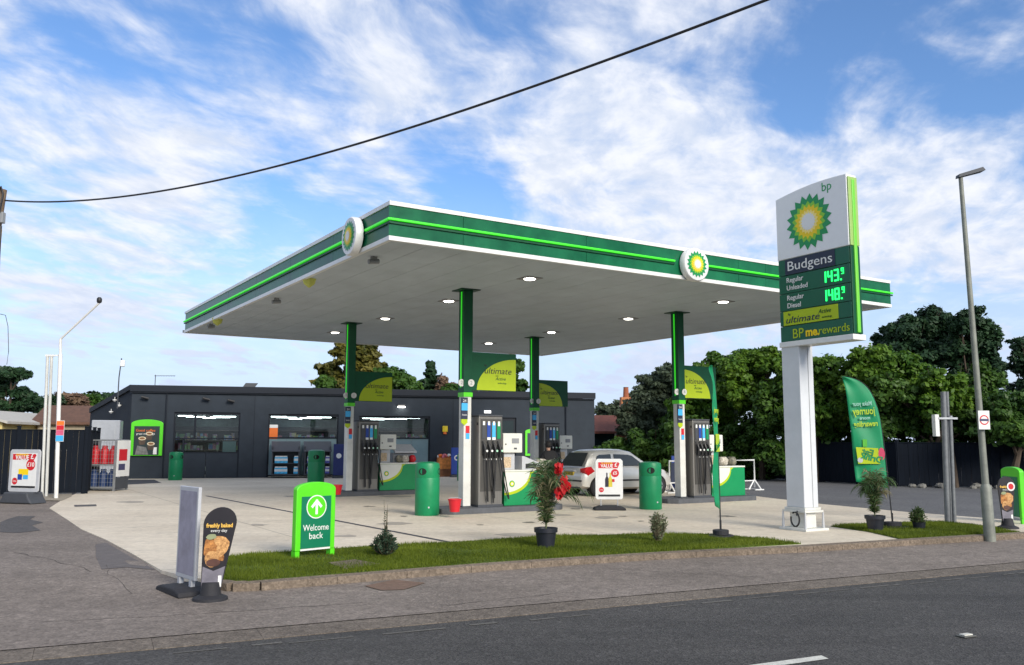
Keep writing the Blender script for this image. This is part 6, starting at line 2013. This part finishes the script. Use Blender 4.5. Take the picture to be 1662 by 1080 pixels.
tree('broadleaf_tree', 'large bright green tree left of the price sign post', 'tree', fT(1235, 38), pxblobs([(1215, 590, 36, 30), (1250, 585, 36, 30), (1205, 635, 36, 40), (1245, 640, 40, 44), (1190, 600, 24, 24)], 38), 16000, .15, ML1, 36)
tree('broadleaf_tree', 'bushy green tree right behind the price sign post', 'tree', fT(1320, 36), pxblobs([(1300, 610, 42, 38), (1350, 600, 36, 34), (1310, 665, 48, 46), (1370, 660, 38, 46)], 36), 16000, .15, ML1, 37)
tree('hedge_tree', 'dark green hedge mass behind the price sign post', 'tree', fT(1300, 36.5), pxblobs([(1270, 695, 46, 50), (1330, 700, 46, 46), (1250, 660, 36, 44), (1385, 700, 40, 44), (1345, 640, 50, 50), (1270, 745, 44, 36), (1320, 745, 44, 36), (1370, 745, 44, 36), (1410, 740, 40, 36)], 36.6), 20000, .15, ML2, 38, shell=.3)
tree('broadleaf_tree', 'mid green tree behind the leaning feather flag', 'tree', fT(1430, 34), pxblobs([(1410, 580, 34, 26), (1445, 590, 40, 34), (1480, 620, 40, 36), (1430, 640, 50, 44), (1400, 620, 34, 36)], 34), 17000, .14, ML1, 39)
tree('conifer', 'tall dark conifer clump right of the price sign', 'tree', fT(1490, 40), pxblobs([(1440, 560, 26, 36), (1470, 545, 30, 42), (1500, 530, 28, 42), (1515, 520, 20, 30), (1480, 590, 50, 50), (1540, 560, 30, 50)], 40), 20000, .15, ML3, 40, shell=.35)
tree('conifer', 'dark conifer left of the street lamp shaft', 'tree', fT(1575, 38), pxblobs([(1560, 525, 18, 26), (1575, 520, 20, 26), (1555, 570, 34, 48), (1590, 560, 26, 48), (1575, 620, 44, 48), (1605, 600, 20, 44)], 38), 18000, .15, ML3, 41, shell=.35)
tree('hedge_tree', 'dark hedge mass behind the metal posts', 'tree', fT(1500, 33), pxblobs([(1440, 685, 48, 44), (1500, 680, 50, 50), (1560, 685, 50, 44), (1610, 690, 40, 40), (1520, 640, 50, 40), (1460, 740, 50, 34), (1530, 740, 50, 34), (1600, 740, 50, 34), (1440, 640, 44, 40), (1590, 630, 36, 50)], 33.5), 24000, .14, ML2, 42, shell=.3)
tree('broadleaf_tree', 'leafy green tree between the metal posts and the street lamp', 'tree', fT(1545, 32), pxblobs([(1520, 650, 30, 34), (1550, 640, 22, 40), (1510, 620, 22, 26)], 32), 5000, .15, ML1, 43)
tree('hedge_tree', 'lit green bush at the far right edge behind the street lamp', 'tree', fT(1640, 31), pxblobs([(1620, 665, 24, 30), (1650, 660, 30, 36), (1690, 660, 40, 44), (1640, 700, 50, 30), (1720, 700, 60, 44)], 31), 12000, .14, ML2, 44)
tree('conifer', 'dark tree cut by the right edge of the photo', 'tree', fT(1675, 44), pxblobs([(1665, 560, 26, 20), (1650, 590, 20, 14), (1680, 600, 34, 40), (1660, 630, 26, 22), (1700, 570, 40, 50)], 44), 9000, .15, ML3, 45, shell=.5)
# behind the shop
tree('broadleaf_tree', 'autumn-tinted tree behind the shop roof, under the left canopy edge', 'tree', fT(570, 56), pxblobs([(560, 575, 24, 22), (590, 570, 26, 26), (535, 600, 22, 18), (545, 625, 34, 24), (600, 605, 34, 30), (575, 630, 40, 24)], 56), 9000, .24, ML4, 46, shell=.5)
tree('broadleaf_tree', 'rounded green tree behind the shop roof, right of the far left column', 'tree', fT(640, 55), pxblobs([(625, 610, 26, 22), (650, 620, 26, 26), (615, 640, 40, 22), (668, 635, 18, 18)], 55), 7000, .2, ML2, 47, shell=.5)
tree('broadleaf_tree', 'green bush left of the autumn tree behind the shop roof', 'tree', fT(525, 54), pxblobs([(528, 625, 16, 20), (520, 640, 14, 12), (545, 640, 24, 16)], 54), 3000, .2, ML2, 48, shell=.5)
def cone_blobs(x, yt, yb, w, Y, k=7):
    return pxblobs([(x, yt + (yb - yt) * (i + .5) / k, w * (.25 + .75 * (i + .5) / k), (yb - yt) / k * .8) for i in range(k)], Y, .2)
tree('conifer', 'small pointed dark conifer behind the shop roof left of the nearest column', 'tree', fT(699, 58), cone_blobs(699, 588, 650, 22, 58), 5000, .18, ML3, 49, shell=.4, limbs=False)
tree('broadleaf_tree', 'brownish twiggy tree behind the shop roof beside the nearest column', 'tree', fT(722, 57), pxblobs([(718, 625, 12, 22), (730, 635, 18, 18), (708, 640, 16, 12)], 57), 2200, .16, ML6, 50, shell=.5)
tree('hedge_tree', 'low green bush just above the shop roof by the nearest column', 'tree', fT(720, 54), pxblobs([(700, 642, 22, 10), (735, 636, 20, 16), (755, 640, 20, 20)], 54), 3500, .16, ML2, 51)
tree('broadleaf_tree', 'slim tree seen between the two ultimate banners', 'tree', fT(832, 58), pxblobs([(826, 585, 12, 12), (838, 595, 12, 14), (830, 620, 14, 22), (846, 628, 12, 16)], 58), 2800, .18, ML2, 52, shell=.5)
# far left
tree('broadleaf_tree', 'dark spreading tree above the left fence at the photo edge', 'tree', fT(14, 52), pxblobs([(18, 606, 26, 14), (5, 630, 26, 22), (38, 640, 22, 14), (-20, 620, 30, 30), (20, 660, 30, 20), (52, 655, 18, 16)], 52), 8000, .2, ML3, 53, shell=.45)
for i, (x, y, w) in enumerate(((80, 652, 30), (112, 648, 26), (140, 652, 26), (168, 646, 30), (195, 652, 26))):
    tree('broadleaf_tree', ['dark tree on the left skyline, first right of the spreading tree', 'brownish tree on the left skyline behind the white pipes', 'green tree on the left skyline just right of the white camera pole', 'green tree on the left skyline above the brown roof', 'small dark tree on the left skyline meeting the shop corner'][i], 'tree', fT(x, 70 + i), pxblobs([(x, y, w, 14), (x - 12, y + 8, w * .8, 16), (x + 14, y + 6, w * .7, 16), (x, y + 30, w, 24)], 70 + i), 2600, .28, [ML3, ML6, ML2, ML3, ML3][i], 60 + i)


# ------------------------------------------------------------------ neighbouring houses
def house(label, c, rz, L_, D_, hw_, hr, wall, roof, group=None, chim=None):
    t = thing('house', label, 'house', tuple(c), rz, group)
    MB().prism([(-D_ / 2, -.3), (D_ / 2, -.3), (D_ / 2, hw_), (0, hr - .08), (-D_ / 2, hw_)], 'x', -L_ / 2, L_ / 2).build('wall', wall, t)
    rf_ = MB()
    for s_ in (-1, 1):
        y0, y1 = s_ * (D_ / 2 + .35), 0
        z0 = hw_ - .35 * (hr - hw_) / (D_ / 2)
        pts_ = [(y0, z0), (y1, hr), (y1, hr + .12), (y0, z0 + .12)]
        rf_.prism(pts_, 'x', -L_ / 2 - .3, L_ / 2 + .3)
    ro = rf_.build('roof', roof, t)
    for s_ in (-1, 1):
        wd_ = MB().box(-.8 + s_ * L_ * .25, -D_ / 2 - .03, 1.0, .6 + s_ * L_ * .25, -D_ / 2 + .02, 2.1).build('window', M_white, t)
        MB().box(-.7 + s_ * L_ * .25, -D_ / 2 - .036, 1.08, .5 + s_ * L_ * .25, -D_ / 2 - .031, 2.02).build('pane', mat('dark_glass', (.01, .02, .022), .08), wd_)
    if chim:
        x, w_, z1 = chim
        MB().box(x - w_, -w_ * .8, hr - 1.2, x + w_, w_ * .8, z1).build('chimney', mat('chimney_brick', (.42, .17, .07), .85, var=.4, vscale=9, bump=.3), ro)
        MB().box(x - w_ * 1.05, -w_ * .85, z1 - .95, x + w_ * 1.05, w_ * .85, z1 - .45).build('chimney_band', mat('chimney_pale', (.55, .38, .28), .85, var=.3), ro)
        MB().lathe([(.17, z1), (.14, z1 + .55), (.17, z1 + .56)], (x, 0, 0), 12).build('chimney_pot', mat('pot_terracotta', (.30, .09, .04), .8), ro)
    return t


M_roofb = mat('roof_brown', (.11, .055, .035), .85, var=.3, vscale=5, bump=.4, bscale=12)
M_roofr = mat('roof_red', (.14, .045, .03), .85, var=.3, vscale=5, bump=.4, bscale=12)
p = at(38, 690, 48)
house('pale yellow gabled bungalow over the left fence', Vector((p.x, 46, 0)), R(97), 8, 3.4, 2.45, 2.95, mat('wall_yellow', (.62, .50, .20), .8), mat('roof_pale', (.42, .40, .36), .8))
p = at(140, 680, 46)
house('tan bungalow with a brown roof left of the shop', Vector((p.x - 1.0, 49, 0)), R(14), 4.4, 5, 2.5, 3.35, mat('wall_tan', (.40, .34, .24), .8), M_roofb)
p = at(1015, 660, 49)
zc = at(1015, 645, 49).z
house('red-roofed house with a tall brick chimney right of the shop', Vector((p.x - .4, 49, 0)), R(5), 5, 5, 2.1, 2.9, mat('wall_brick', (.28, .12, .07), .85, var=.3), M_roofr, None, (.45, .31, zc))
